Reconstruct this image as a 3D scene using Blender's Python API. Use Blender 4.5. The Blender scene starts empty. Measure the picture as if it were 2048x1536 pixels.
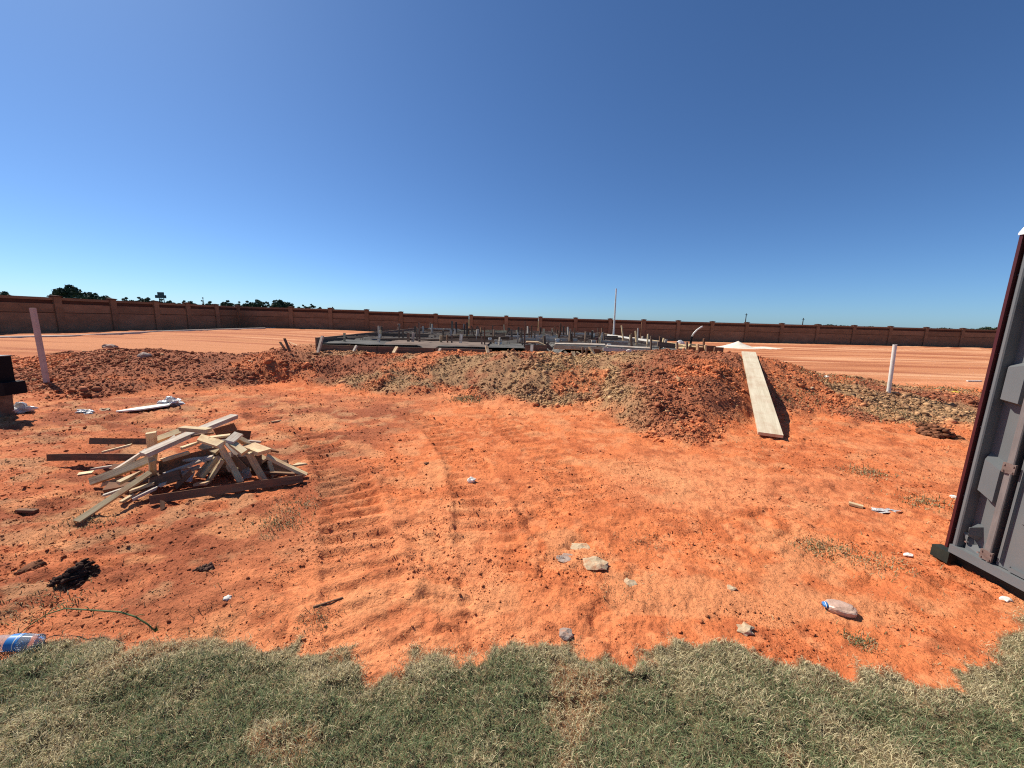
import bpy, math, random
import numpy as np
from mathutils import Matrix, Vector

# ------------------------------------------------------------------ camera, sky, sun, exposure
SC = bpy.context.scene
COL = SC.collection
EYE = 1.55
FPX, PITCH, ROLL = 746.0, math.radians(9.7), math.radians(1.5)      # focal length in pixels of the 2048 px wide photograph
cam_data = bpy.data.cameras.new("camera")
cam_data.sensor_width = 36.0
cam_data.lens = 36.0 * FPX / 2048.0
cam_data.clip_start, cam_data.clip_end = 0.02, 20000
cam = bpy.data.objects.new("camera", cam_data)
COL.objects.link(cam)
cam.matrix_world = Matrix.Translation((0, 0, EYE)) @ Matrix.Rotation(math.pi / 2 - PITCH, 4, 'X') @ Matrix.Rotation(ROLL, 4, 'Z')
SC.camera = cam

SUN_AZ, SUN_EL = math.radians(-58), math.radians(48)                # azimuth from +Y, negative = to the left
world = bpy.data.worlds.new("World")
SC.world = world
world.use_nodes = True
wn = world.node_tree.nodes
bg = wn["Background"]
sky = wn.new("ShaderNodeTexSky")
sky.sky_type = 'NISHITA'
sky.sun_disc = False
sky.sun_elevation = SUN_EL
sky.sun_rotation = SUN_AZ
sky.altitude = 0
sky.air_density = 0.7
sky.dust_density = 0.4
sky.ozone_density = 4.0
tint = wn.new("ShaderNodeMix")                       # the camera's cool white balance on the sky, the same in every direction
tint.data_type = 'RGBA'; tint.blend_type = 'MULTIPLY'; tint.inputs[0].default_value = 1.0
tint.inputs[7].default_value = (0.68, 0.93, 1.15, 1)
world.node_tree.links.new(sky.outputs[0], tint.inputs[6])
world.node_tree.links.new(tint.outputs[2], bg.inputs[0])
bg.inputs[1].default_value = 0.08

sun_data = bpy.data.lights.new("sun", 'SUN')
sun_data.energy = 5.0
sun_data.angle = math.radians(0.55)
sun_data.color = (1.0, 0.935, 0.83)
sun = bpy.data.objects.new("sun", sun_data)
COL.objects.link(sun)
sdir = Vector((math.sin(SUN_AZ) * math.cos(SUN_EL), math.cos(SUN_AZ) * math.cos(SUN_EL), math.sin(SUN_EL)))
sun.rotation_euler = sdir.to_track_quat('Z', 'Y').to_euler()
sun.location = (-20, 30, 40)

SC.view_settings.view_transform = 'Standard'
SC.view_settings.look = 'None'
SC.view_settings.gamma = 1.0
SC.view_settings.exposure = 0.42
SC.render.engine = 'CYCLES'
SC.cycles.max_bounces = 6
SC.cycles.use_denoising = False                    # grain of a phone picture rather than a smoothed one
SC.cycles.filter_width = 1.15

rnd = random.Random(7)
rng = np.random.default_rng(11)

# ------------------------------------------------------------------ measuring: a pixel of the photograph to a place in the world
def ray(px, py):
    x, y = (px - 1024) / FPX, -(py - 768) / FPX
    c, s = math.cos(ROLL), math.sin(ROLL)
    x, y = c * x - s * y, s * x + c * y
    a = math.pi / 2 - PITCH
    return (x, y * math.cos(a) + math.sin(a), y * math.sin(a) - math.cos(a))
def at_z(px, py, z=0.0):
    d = ray(px, py); t = (z - EYE) / d[2]
    return Vector((d[0] * t, d[1] * t, z))
def at_y(px, py, Y):
    d = ray(px, py); t = Y / d[1]
    return Vector((d[0] * t, Y, EYE + d[2] * t))
def at_x(px, py, X):
    d = ray(px, py); t = X / d[0]
    return Vector((X, d[1] * t, EYE + d[2] * t))

# ------------------------------------------------------------------ noise
def _hash(ix, iy, seed):
    h = (ix.astype(np.int64) * 374761393 + iy.astype(np.int64) * 668265263 + seed * 974634777) & 0xFFFFFFFF
    h = ((h ^ (h >> 13)) * 1274126177) & 0xFFFFFFFF
    h = h ^ (h >> 16)
    return (h & 0xFFFFFF) / float(0xFFFFFF)
def vnoise(x, y, seed=0):
    ix, iy = np.floor(x), np.floor(y)
    fx, fy = x - ix, y - iy
    ux, uy = fx * fx * (3 - 2 * fx), fy * fy * (3 - 2 * fy)
    a, b = _hash(ix, iy, seed), _hash(ix + 1, iy, seed)
    c, d = _hash(ix, iy + 1, seed), _hash(ix + 1, iy + 1, seed)
    return (a + (b - a) * ux) * (1 - uy) + (c + (d - c) * ux) * uy
def fbm(x, y, seed=0, octs=4):
    t, amp, s = 0.0, 0.5, 0.0
    for o in range(octs):
        ca, sa = math.cos(o * 0.9), math.sin(o * 0.9)
        t = t + amp * vnoise((x * ca - y * sa) * 2 ** o, (x * sa + y * ca) * 2 ** o, seed + o * 17)
        s += amp; amp *= 0.5
    return t / s
def smooth(e0, e1, v):
    t = np.clip((v - e0) / (e1 - e0), 0, 1)
    return t * t * (3 - 2 * t)
def mixc(c, k, m):
    return c * (1 - m[..., None]) + np.array(k) * m[..., None]

# ------------------------------------------------------------------ mesh helpers
def mesh_np(name, V, F, mats=(), col=None, smooth_shade=False):
    V = np.asarray(V, np.float32); F = np.asarray(F, np.int32)
    n = F.shape[1]
    me = bpy.data.meshes.new(name)
    me.vertices.add(len(V)); me.vertices.foreach_set("co", V.ravel())
    me.loops.add(F.size); me.loops.foreach_set("vertex_index", F.ravel())
    me.polygons.add(len(F))
    me.polygons.foreach_set("loop_start", np.arange(0, F.size, n, dtype=np.int32))
    me.polygons.foreach_set("loop_total", np.full(len(F), n, np.int32))
    if smooth_shade:
        me.polygons.foreach_set("use_smooth", np.ones(len(F), bool))
    if col is not None:
        at = me.color_attributes.new("tint", 'FLOAT_COLOR', 'POINT')
        c4 = np.ones((len(V), 4), np.float32); c4[:, :3] = col
        at.data.foreach_set("color", c4.ravel())
    me.update(calc_edges=True)
    for m in mats: me.materials.append(m)
    return me
def link(name, me, parent=None, loc=(0, 0, 0)):
    o = bpy.data.objects.new(name, me)
    COL.objects.link(o)
    o.parent = parent
    o.location = loc
    return o
def tag(o, label=None, cat=None, group=None, kind=None):
    if label: o["label"] = label
    if cat: o["category"] = cat
    if group: o["group"] = group
    if kind: o["kind"] = kind
    return o
def empty(name, loc=(0, 0, 0)):
    o = bpy.data.objects.new(name, None)
    COL.objects.link(o)
    o.location = loc
    o.empty_display_size = 0.1
    return o
class MB:
    def __init__(s): s.v, s.f = [], []
    def add(s, vs, fs):
        b = len(s.v); s.v += [tuple(v) for v in vs]; s.f += [tuple(b + i for i in f) for f in fs]
    def box(s, x0, x1, y0, y1, z0, z1):
        s.add([(x0,y0,z0),(x1,y0,z0),(x1,y1,z0),(x0,y1,z0),(x0,y0,z1),(x1,y0,z1),(x1,y1,z1),(x0,y1,z1)],
              [(3,2,1,0),(4,5,6,7),(0,1,5,4),(1,2,6,5),(2,3,7,6),(3,0,4,7)])
    def prism(s, pts, axis, a, b):
        """polygon pts (u,v) extruded along axis from a to b; axis x: (y,z), axis y: (x,z), axis z: (x,y)"""
        def P(u, v, w): return {'x': (w, u, v), 'y': (u, w, v), 'z': (u, v, w)}[axis]
        n = len(pts)
        vs = [P(u, v, a) for u, v in pts] + [P(u, v, b) for u, v in pts]
        fs = [tuple(range(n))[::-1], tuple(range(n, 2 * n))] + [(i, (i + 1) % n, n + (i + 1) % n, n + i) for i in range(n)]
        s.add(vs, fs)
    def tube(s, pts, radii, n=8, cap=True):
        pts = [Vector(p) for p in pts]
        if not hasattr(radii, '__len__'): radii = [radii] * len(pts)
        rings = []
        for i, p in enumerate(pts):
            t = (pts[min(i + 1, len(pts) - 1)] - pts[max(i - 1, 0)]).normalized()
            u = t.cross(Vector((0.13, 0.27, 0.95)))
            if u.length < 1e-3: u = t.cross(Vector((1, 0, 0)))
            u.normalize(); w = t.cross(u)
            rings.append([p + (u * math.cos(2 * math.pi * k / n) + w * math.sin(2 * math.pi * k / n)) * radii[i] for k in range(n)])
        vs = [v for r in rings for v in r]
        fs = []
        for i in range(len(pts) - 1):
            for k in range(n):
                fs.append((i * n + k, i * n + (k + 1) % n, (i + 1) * n + (k + 1) % n, (i + 1) * n + k))
        if cap:
            fs += [tuple(range(n))[::-1], tuple(range((len(pts) - 1) * n, len(pts) * n))]
        s.add(vs, fs)
    def mesh(s, name, mat, smooth_shade=False, origin=(0, 0, 0)):
        me = bpy.data.meshes.new(name)
        me.from_pydata([(v[0] - origin[0], v[1] - origin[1], v[2] - origin[2]) for v in s.v], [], s.f)
        me.update()
        import bmesh
        bm = bmesh.new(); bm.from_mesh(me); bmesh.ops.recalc_face_normals(bm, faces=bm.faces); bm.to_mesh(me); bm.free()
        if smooth_shade:
            for p in me.polygons: p.use_smooth = True
        for m in (mat if isinstance(mat, (list, tuple)) else [mat]): me.materials.append(m)
        return me
    def build(s, name, mat, parent=None, loc=(0, 0, 0), smooth_shade=False):
        return link(name, s.mesh(name, mat, smooth_shade), parent, loc)

# ------------------------------------------------------------------ materials
def new_mat(name):
    m = bpy.data.materials.new(name); m.use_nodes = True
    nt = m.node_tree
    return m, nt, nt.nodes["Principled BSDF"], nt.nodes, nt.links
def bump_chain(nt, b, coord, layers):
    """layers: (scale, distance, strength, detail)"""
    prev = None
    for sc, dist, stg, det in layers:
        n = nt.nodes.new("ShaderNodeTexNoise"); n.inputs["Scale"].default_value = sc; n.inputs["Detail"].default_value = det
        n.inputs["Roughness"].default_value = 0.6
        nt.links.new(coord, n.inputs["Vector"])
        bp = nt.nodes.new("ShaderNodeBump"); bp.inputs["Distance"].default_value = dist; bp.inputs["Strength"].default_value = stg
        nt.links.new(n.outputs[0], bp.inputs["Height"])
        if prev: nt.links.new(prev.outputs[0], bp.inputs["Normal"])
        prev = bp
    nt.links.new(prev.outputs[0], b.inputs["Normal"])
def ramp(nt, fac, stops):
    r = nt.nodes.new("ShaderNodeValToRGB")
    e = r.color_ramp.elements
    while len(e) < len(stops): e.new(0.5)
    for i, (p, c) in enumerate(stops):
        e[i].position = p; e[i].color = (*c, 1)
    nt.links.new(fac, r.inputs[0])
    return r
def mat_noise(name, stops, scale=6, rough=0.8, detail=6, stretch=(1, 1, 1), bump=None, spec=0.3, rand=0.0, metallic=0.0, coat=0.0, dirt=0.0, dirt_scale=5.0, dirt_col=(0.34, 0.13, 0.06)):
    m, nt, b, N, L = new_mat(name)
    tc = N.new("ShaderNodeTexCoord"); mp = N.new("ShaderNodeMapping")
    mp.inputs["Scale"].default_value = stretch
    L.new(tc.outputs["Object"], mp.inputs["Vector"])
    vec = mp.outputs[0]
    oi = N.new("ShaderNodeObjectInfo")
    if rand:
        add = N.new("ShaderNodeVectorMath"); add.operation = 'ADD'
        comb = N.new("ShaderNodeMath"); comb.operation = 'MULTIPLY'; comb.inputs[1].default_value = 50
        L.new(oi.outputs["Random"], comb.inputs[0])
        L.new(mp.outputs[0], add.inputs[0]); L.new(comb.outputs[0], add.inputs[1])
        vec = add.outputs[0]
    n = N.new("ShaderNodeTexNoise"); n.inputs["Scale"].default_value = scale; n.inputs["Detail"].default_value = detail
    n.inputs["Roughness"].default_value = 0.65
    L.new(vec, n.inputs["Vector"])
    r = ramp(nt, n.outputs[0], stops)
    out = r.outputs[0]
    if rand:
        hsv = N.new("ShaderNodeHueSaturation")
        mr = N.new("ShaderNodeMapRange"); mr.inputs[3].default_value = 1 - rand; mr.inputs[4].default_value = 1 + rand
        L.new(oi.outputs["Random"], mr.inputs[0]); L.new(mr.outputs[0], hsv.inputs["Value"]); L.new(out, hsv.inputs["Color"])
        out = hsv.outputs[0]
    if dirt:
        dn = N.new("ShaderNodeTexNoise"); dn.inputs["Scale"].default_value = dirt_scale; dn.inputs["Detail"].default_value = 9; dn.inputs["Roughness"].default_value = 0.7
        wv = N.new("ShaderNodeVectorMath"); wv.operation = 'ADD'; L.new(tc.outputs["Object"], wv.inputs[0])
        rm = N.new("ShaderNodeMath"); rm.operation = 'MULTIPLY'; rm.inputs[1].default_value = 37; L.new(oi.outputs["Random"], rm.inputs[0]); L.new(rm.outputs[0], wv.inputs[1])
        L.new(wv.outputs[0], dn.inputs["Vector"])
        dr = N.new("ShaderNodeMapRange"); dr.inputs[1].default_value = 0.46; dr.inputs[2].default_value = 0.68; dr.inputs[3].default_value = 0; dr.inputs[4].default_value = dirt; dr.clamp = True
        L.new(dn.outputs[0], dr.inputs[0])
        mx = N.new("ShaderNodeMix"); mx.data_type = 'RGBA'; L.new(dr.outputs[0], mx.inputs[0]); L.new(out, mx.inputs[6]); mx.inputs[7].default_value = (*dirt_col, 1)
        out = mx.outputs[2]
    L.new(out, b.inputs["Base Color"])
    b.inputs["Roughness"].default_value = rough
    b.inputs["Specular IOR Level"].default_value = spec
    b.inputs["Metallic"].default_value = metallic
    b.inputs["Coat Weight"].default_value = coat
    if bump: bump_chain(nt, b, vec, bump)
    return m
def mat_attr(name, rough=0.95, spec=0.1, vary=0.35, scale=60, bump=None, translucent=0.0):
    m, nt, b, N, L = new_mat(name)
    at = N.new("ShaderNodeAttribute"); at.attribute_name = "tint"
    tc = N.new("ShaderNodeTexCoord")
    col = at.outputs["Color"]
    if vary:
        n = N.new("ShaderNodeTexNoise"); n.inputs["Scale"].default_value = scale; n.inputs["Detail"].default_value = 8; n.inputs["Roughness"].default_value = 0.7
        L.new(tc.outputs["Object"], n.inputs["Vector"])
        mr = N.new("ShaderNodeMapRange"); mr.inputs[1].default_value = 0.25; mr.inputs[2].default_value = 0.75
        mr.inputs[3].default_value = 1 - vary; mr.inputs[4].default_value = 1 + vary
        L.new(n.outputs[0], mr.inputs[0])
        hsv = N.new("ShaderNodeHueSaturation"); L.new(mr.outputs[0], hsv.inputs["Value"]); L.new(col, hsv.inputs["Color"])
        col = hsv.outputs[0]
    L.new(col, b.inputs["Base Color"])
    b.inputs["Roughness"].default_value = rough
    b.inputs["Specular IOR Level"].default_value = spec
    if bump: bump_chain(nt, b, tc.outputs["Object"], bump)
    if translucent:
        tr = N.new("ShaderNodeBsdfTranslucent"); L.new(col, tr.inputs[0])
        mx = N.new("ShaderNodeMixShader"); mx.inputs[0].default_value = translucent
        L.new(b.outputs[0], mx.inputs[1]); L.new(tr.outputs[0], mx.inputs[2])
        L.new(mx.outputs[0], N["Material Output"].inputs[0])
    return m

M = {}
M['soil'] = mat_attr("soil", vary=0.30, scale=38, bump=[(7, 0.05, 0.35, 8), (28, 0.022, 0.6, 8), (110, 0.007, 0.75, 6)])
M['clod'] = mat_attr("clod", vary=0.3, scale=30, bump=[(60, 0.01, 0.7, 4)])
M['blade'] = mat_attr("blade", rough=0.6, spec=0.25, vary=0, translucent=0.35)
M['straw'] = mat_attr("straw", rough=0.7, spec=0.2, vary=0, translucent=0.2)
M['wood'] = mat_noise("fresh_lumber", [(0.25, (0.44, 0.29, 0.13)), (0.5, (0.66, 0.50, 0.28)), (0.8, (0.78, 0.64, 0.42))], 2.2, 0.75, 8, (1.2, 14, 14), [(3, 0.004, 0.5, 6)], 0.25, rand=0.22, dirt=0.6)
M['wood_grey'] = mat_noise("weathered_lumber", [(0.25, (0.32, 0.26, 0.20)), (0.55, (0.55, 0.48, 0.39)), (0.8, (0.70, 0.63, 0.54))], 2.2, 0.85, 8, (1.2, 16, 16), [(3, 0.004, 0.6, 6)], 0.2, rand=0.2, dirt=0.5)
M['wood_brown'] = mat_noise("brown_lumber", [(0.25, (0.085, 0.045, 0.028)), (0.55, (0.17, 0.095, 0.055)), (0.8, (0.28, 0.18, 0.11))], 2.2, 0.85, 8, (1.2, 14, 14), [(3, 0.004, 0.6, 6)], 0.2, rand=0.25, dirt=0.6)  # brown wood, base colour darkened further to deepen the boards' shaded sides
M['form'] = mat_noise("form_lumber", [(0.25, (0.08, 0.052, 0.038)), (0.55, (0.18, 0.12, 0.082)), (0.8, (0.32, 0.23, 0.16))], 2.0, 0.85, 8, (1, 8, 8), None, 0.2, rand=0.3)
M['plank'] = mat_noise(dirt=0.35, dirt_scale=2.5, name="scaffold_plank", stops=[(0.2, (0.42, 0.34, 0.22)), (0.5, (0.58, 0.50, 0.36)), (0.8, (0.68, 0.60, 0.45))], scale=1.6, rough=0.8, detail=8, stretch=(0.7, 16, 16), bump=[(3, 0.004, 0.5, 6)], spec=0.2)
M['precast'] = mat_noise("brown_precast", [(0.25, (0.18, 0.102, 0.060)), (0.55, (0.255, 0.148, 0.088)), (0.85, (0.33, 0.20, 0.122))], 1.3, 0.95, 8, (1, 1, 2.5), [(7, 0.03, 0.6, 6)], 0.1, rand=0.14)
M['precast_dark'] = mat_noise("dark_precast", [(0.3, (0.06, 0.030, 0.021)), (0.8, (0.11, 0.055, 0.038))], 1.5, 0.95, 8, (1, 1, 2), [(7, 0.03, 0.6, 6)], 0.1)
M['pvc'] = mat_noise("white_pvc", [(0.3, (0.66, 0.61, 0.52)), (0.7, (0.80, 0.76, 0.68))], 5, 0.4, 4, spec=0.4)
M['post_paint'] = mat_noise("pale_post", [(0.3, (0.46, 0.34, 0.28)), (0.7, (0.60, 0.46, 0.39))], 6, 0.7, 6, (1, 1, 0.4))
M['poly'] = mat_noise("black_poly_sheet", [(0.25, (0.02, 0.02, 0.019)), (0.5, (0.11, 0.105, 0.095)), (0.75, (0.22, 0.21, 0.19))], 2.5, 0.75, 6, (0.6, 3, 1), [(2.5, 0.06, 0.6, 5)], 0.08)
M['poly_grey'] = mat_noise("sunlit_tone_poly_sheet", [(0.3, (0.16, 0.12, 0.095)), (0.7, (0.27, 0.21, 0.175))], 2.5, 0.95, 6, (0.6, 3, 1), [(3, 0.04, 0.5, 5)], 0.02)  # same poly in sun: the sunlit pale grey is put into the colour
M['toilet'] = mat_noise("grey_plastic", [(0.25, (0.120, 0.128, 0.130)), (0.55, (0.140, 0.148, 0.150)), (0.8, (0.158, 0.164, 0.165))], 3, 0.48, 8, bump=[(180, 0.0008, 0.35, 2)], spec=0.35, dirt=0.16, dirt_scale=3.0, dirt_col=(0.24, 0.18, 0.15))
M['maroon'] = mat_noise("maroon_plastic", [(0.3, (0.05, 0.007, 0.009)), (0.7, (0.08, 0.011, 0.013))], 4, 0.45, 5, spec=0.4)
M['roof'] = mat_noise("white_plastic_roof", [(0.3, (0.72, 0.73, 0.74)), (0.7, (0.82, 0.83, 0.84))], 4, 0.45, 5)
M['skid'] = mat_noise("dark_skid", [(0.3, (0.010, 0.012, 0.010)), (0.7, (0.03, 0.034, 0.022))], 6, 0.75, 6)
M['hinge'] = mat_noise("worn_hinge_strip", [(0.3, (0.13, 0.115, 0.11)), (0.6, (0.20, 0.172, 0.16)), (0.8, (0.20, 0.13, 0.10))], 9, 0.5, 8, (1, 3, 0.6), spec=0.4)
M['rust'] = mat_noise("rusty_plate", [(0.3, (0.12, 0.075, 0.06)), (0.7, (0.21, 0.15, 0.13))], 25, 0.7, 6)
M['steel'] = mat_noise("zinc_bolt", [(0.3, (0.35, 0.35, 0.36)), (0.7, (0.5, 0.5, 0.5))], 10, 0.35, 3, metallic=0.8)
M['rebar'] = mat_noise("rusty_rebar", [(0.3, (0.05, 0.03, 0.025)), (0.7, (0.12, 0.07, 0.05))], 10, 0.7, 4)
M['black'] = mat_noise("black_plastic", [(0.3, (0.006, 0.005, 0.006)), (0.7, (0.012, 0.010, 0.011))], 6, 0.7, 5, spec=0.12)
M['label_grey'] = mat_noise("grey_print", [(0.3, (0.30, 0.28, 0.29)), (0.7, (0.38, 0.36, 0.36))], 10, 0.6, 3)
M['stone'] = mat_noise("pale_limestone", [(0.25, (0.34, 0.25, 0.15)), (0.5, (0.50, 0.38, 0.24)), (0.8, (0.62, 0.50, 0.34))], 9, 0.9, 8, bump=[(14, 0.02, 0.7, 6)], dirt=0.75, dirt_scale=22, dirt_col=(0.50, 0.19, 0.08))
M['stone_grey'] = mat_noise("grey_stone", [(0.25, (0.22, 0.17, 0.14)), (0.75, (0.42, 0.35, 0.30))], 12, 0.9, 8, bump=[(20, 0.02, 0.7, 6)], dirt=0.6, dirt_scale=20, dirt_col=(0.46, 0.17, 0.07))
M['white_scrap'] = mat_noise("white_scrap", [(0.3, (0.66, 0.61, 0.52)), (0.7, (0.79, 0.75, 0.67))], 20, 0.6, 5)
M['foil'] = mat_noise("clear_film", [(0.3, (0.42, 0.40, 0.37)), (0.7, (0.72, 0.69, 0.65))], 14, 0.25, 5, bump=[(30, 0.02, 0.8, 5)], spec=0.6)
M['sand'] = mat_noise("white_sand", [(0.3, (0.68, 0.58, 0.45)), (0.7, (0.80, 0.71, 0.58))], 3, 0.95, 8, bump=[(20, 0.02, 0.5, 5)])
M['leaf'] = mat_noise("dark_tree_leaf", [(0.3, (0.036, 0.055, 0.030)), (0.7, (0.085, 0.115, 0.058))], 0.6, 0.8, 4, rand=0.25)
M['bark'] = mat_noise("bark", [(0.3, (0.03, 0.022, 0.018)), (0.7, (0.08, 0.06, 0.045))], 3, 0.9, 6)
M['blue'] = mat_noise("blue_print", [(0.3, (0.03, 0.16, 0.42)), (0.7, (0.05, 0.24, 0.58))], 12, 0.4, 4)
M['yellow'] = mat_noise("yellow_plastic", [(0.3, (0.60, 0.42, 0.04)), (0.7, (0.75, 0.55, 0.08))], 12, 0.5, 4)
M['muddy_plastic'] = mat_noise("muddy_plastic", [(0.3, (0.44, 0.27, 0.19)), (0.7, (0.58, 0.40, 0.30))], 14, 0.3, 5, bump=[(18, 0.02, 0.5, 4)], spec=0.5)
M['mud'] = mat_noise("dark_mud", [(0.3, (0.035, 0.018, 0.013)), (0.7, (0.11, 0.055, 0.035))], 14, 0.9, 8, bump=[(25, 0.03, 0.9, 6)])
M['stem'] = mat_noise("green_runner", [(0.3, (0.05, 0.075, 0.02)), (0.7, (0.13, 0.17, 0.05))], 20, 0.6, 5)
M['sign_blue'] = mat_noise("slate_sign", [(0.3, (0.045, 0.06, 0.075)), (0.7, (0.07, 0.09, 0.105))], 1, 0.6, 4)
M['pale_ridge'] = mat_noise("pale_strip_surface", [(0.3, (0.42, 0.36, 0.30)), (0.7, (0.58, 0.52, 0.45))], 1.5, 0.9, 6)
def glass_mat():
    m, nt, b, N, L = new_mat("clear_bottle")
    n = N.new("ShaderNodeTexNoise"); n.inputs["Scale"].default_value = 30
    r = ramp(nt, n.outputs[0], [(0.3, (0.78, 0.82, 0.84)), (0.7, (0.90, 0.93, 0.95))])
    L.new(r.outputs[0], b.inputs["Base Color"])
    b.inputs["Roughness"].default_value = 0.12; b.inputs["Transmission Weight"].default_value = 0.8; b.inputs["IOR"].default_value = 1.2
    return m
M['bottle'] = glass_mat()

# ------------------------------------------------------------------ the lie of the land
# spoil bank round the slab: across the view, its crest (px row, distance) and its foot (px row)
BANK = [(-200,736,9.5,812),(0,724,9.3,805),(100,710,9.2,800),(200,701,9.3,795),(300,699,9.4,790),(400,705,9.5,788),(480,712,9.4,782),(560,703,9.3,772),(640,712,9.5,775),
        (760,713,9.6,787),(900,712,9.6,792),(1000,707,9.3,808),(1080,708,9.2,820),(1160,716,9.3,828),(1240,706,9.2,850),(1330,700,9.1,890),(1420,703,9.0,900),
        (1500,713,9.0,872),(1560,726,8.9,852),(1640,746,8.8,850),(1720,756,8.7,856),(1800,778,8.3,852),(1900,794,8.0,862),(2000,806,8.0,872),(2200,821,8.0,880)]
B_az, B_yc, B_zc, B_yf = [], [], [], []
for px, cpy, Yc, fpy in BANK:
    c = at_y(px, cpy, Yc); f = at_z(px, fpy, 0.0)
    B_az.append(c.x / c.y); B_yc.append(Yc); B_zc.append(c.z); B_yf.append(f.y)
def poly_world(pts, z=0.0): return np.array([at_z(px, py, z)[:2] for px, py in pts])
TRACKS = [  # (centre line in the photograph, half width, depth, tread spacing)
    (poly_world([(770,1330),(738,1220),(722,1120),(706,1020),(690,950),(655,895),(600,858),(520,830)]), 0.23, 0.034, 0.165),
    (poly_world([(1085,1290),(1010,1170),(975,1080),(960,1000),(930,920),(880,860),(800,815)]), 0.23, 0.025, 0.165),
    (poly_world([(1560,1230),(1660,1120),(1790,1010),(1900,940),(1990,900)]), 0.22, 0.016, 0.165),
    (poly_world([(1180,1010),(1120,930),(1040,870),(960,830)]), 0.23, 0.025, 0.165),
]
def track_dist(x, y, P):
    best = np.full(x.shape, 1e9); s_best = np.zeros(x.shape); s0 = 0.0
    for (ax, ay), (bx, by) in zip(P[:-1], P[1:]):
        dx, dy = bx - ax, by - ay; L = math.hypot(dx, dy)
        t = np.clip(((x - ax) * dx + (y - ay) * dy) / (L * L), 0, 1)
        d = np.hypot(x - ax - t * dx, y - ay - t * dy)
        m = d < best
        best = np.where(m, d, best); s_best = np.where(m, s0 + t * L, s_best)
        s0 += L
    return best, s_best
SOD_EDGE = poly_world([(-900,1290),(-400,1300),(0,1312),(100,1277),(250,1264),(450,1264),(560,1277),(700,1302),(735,1338),(800,1312),(880,1318),(960,1282),(1040,1262),(1130,1284),
                       (1250,1304),(1330,1277),(1450,1270),(1580,1312),(1700,1326),(1840,1352),(1905,1352),(1945,1292),(1990,1246),(2048,1230),(2200,1215),(2600,1200)], 0.02)
def sod_edge(x):
    return np.interp(x, SOD_EDGE[:, 0], SOD_EDGE[:, 1]) + 0.17 * (fbm(x * 7, x * 0 + 3.3, 5, 4) - 0.5) + 0.03 * (vnoise(x * 40, x * 0 + 1.7, 6) - 0.5)
SX0, SX1, SY0, SY1 = -5.5, 5.6, 10.5, 24.5      # the slab
PLANK_A, PLANK_B = at_z(1541, 870, 0.05), at_y(1497, 705, 9.2)
def plank_near(x, y):
    dx, dy = PLANK_B.x - PLANK_A.x, PLANK_B.y - PLANK_A.y; LL = dx * dx + dy * dy
    t = np.clip(((x - PLANK_A.x) * dx + (y - PLANK_A.y) * dy) / LL, -0.02, 1.04)
    return np.hypot(x - PLANK_A.x - t * dx, y - PLANK_A.y - t * dy), PLANK_A.z + t * (PLANK_B.z - PLANK_A.z)
def masks(x, y):
    ys = np.maximum(y, 0.3); a = x / ys
    yf, yc, zc = np.interp(a, B_az, B_yf), np.interp(a, B_az, B_yc), np.interp(a, B_az, B_zc)
    yf = yf + 1.7 * (fbm(x * 0.9, y * 0.9, 31, 3) - 0.5)
    t = (y - yf) / (yc - yf)
    bank = smooth(-0.04, 0.16, t) * (1 - smooth(0.3, 2.2, y - yc))
    pad = smooth(SX0 - 2.9, SX0 - 0.6, x) * (1 - smooth(SX1 + 0.6, SX1 + 2.9, x)) * smooth(8.6, 9.8, y) * (1 - smooth(SY1 + 0.5, SY1 + 3.0, y))
    slab = (x > SX0) & (x < SX1) & (y > SY0) & (y < SY1)
    far = smooth(9.8, 12.5, y) * (1 - pad) * (1 - bank)
    return t, yc, zc, bank, pad, slab, far
def bank_cover(x, y, t, bank):
    return bank * smooth(0.02, 0.30, t + 0.55 * (fbm(x * 1.9, y * 2.3, 301, 5) - 0.42))
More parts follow.
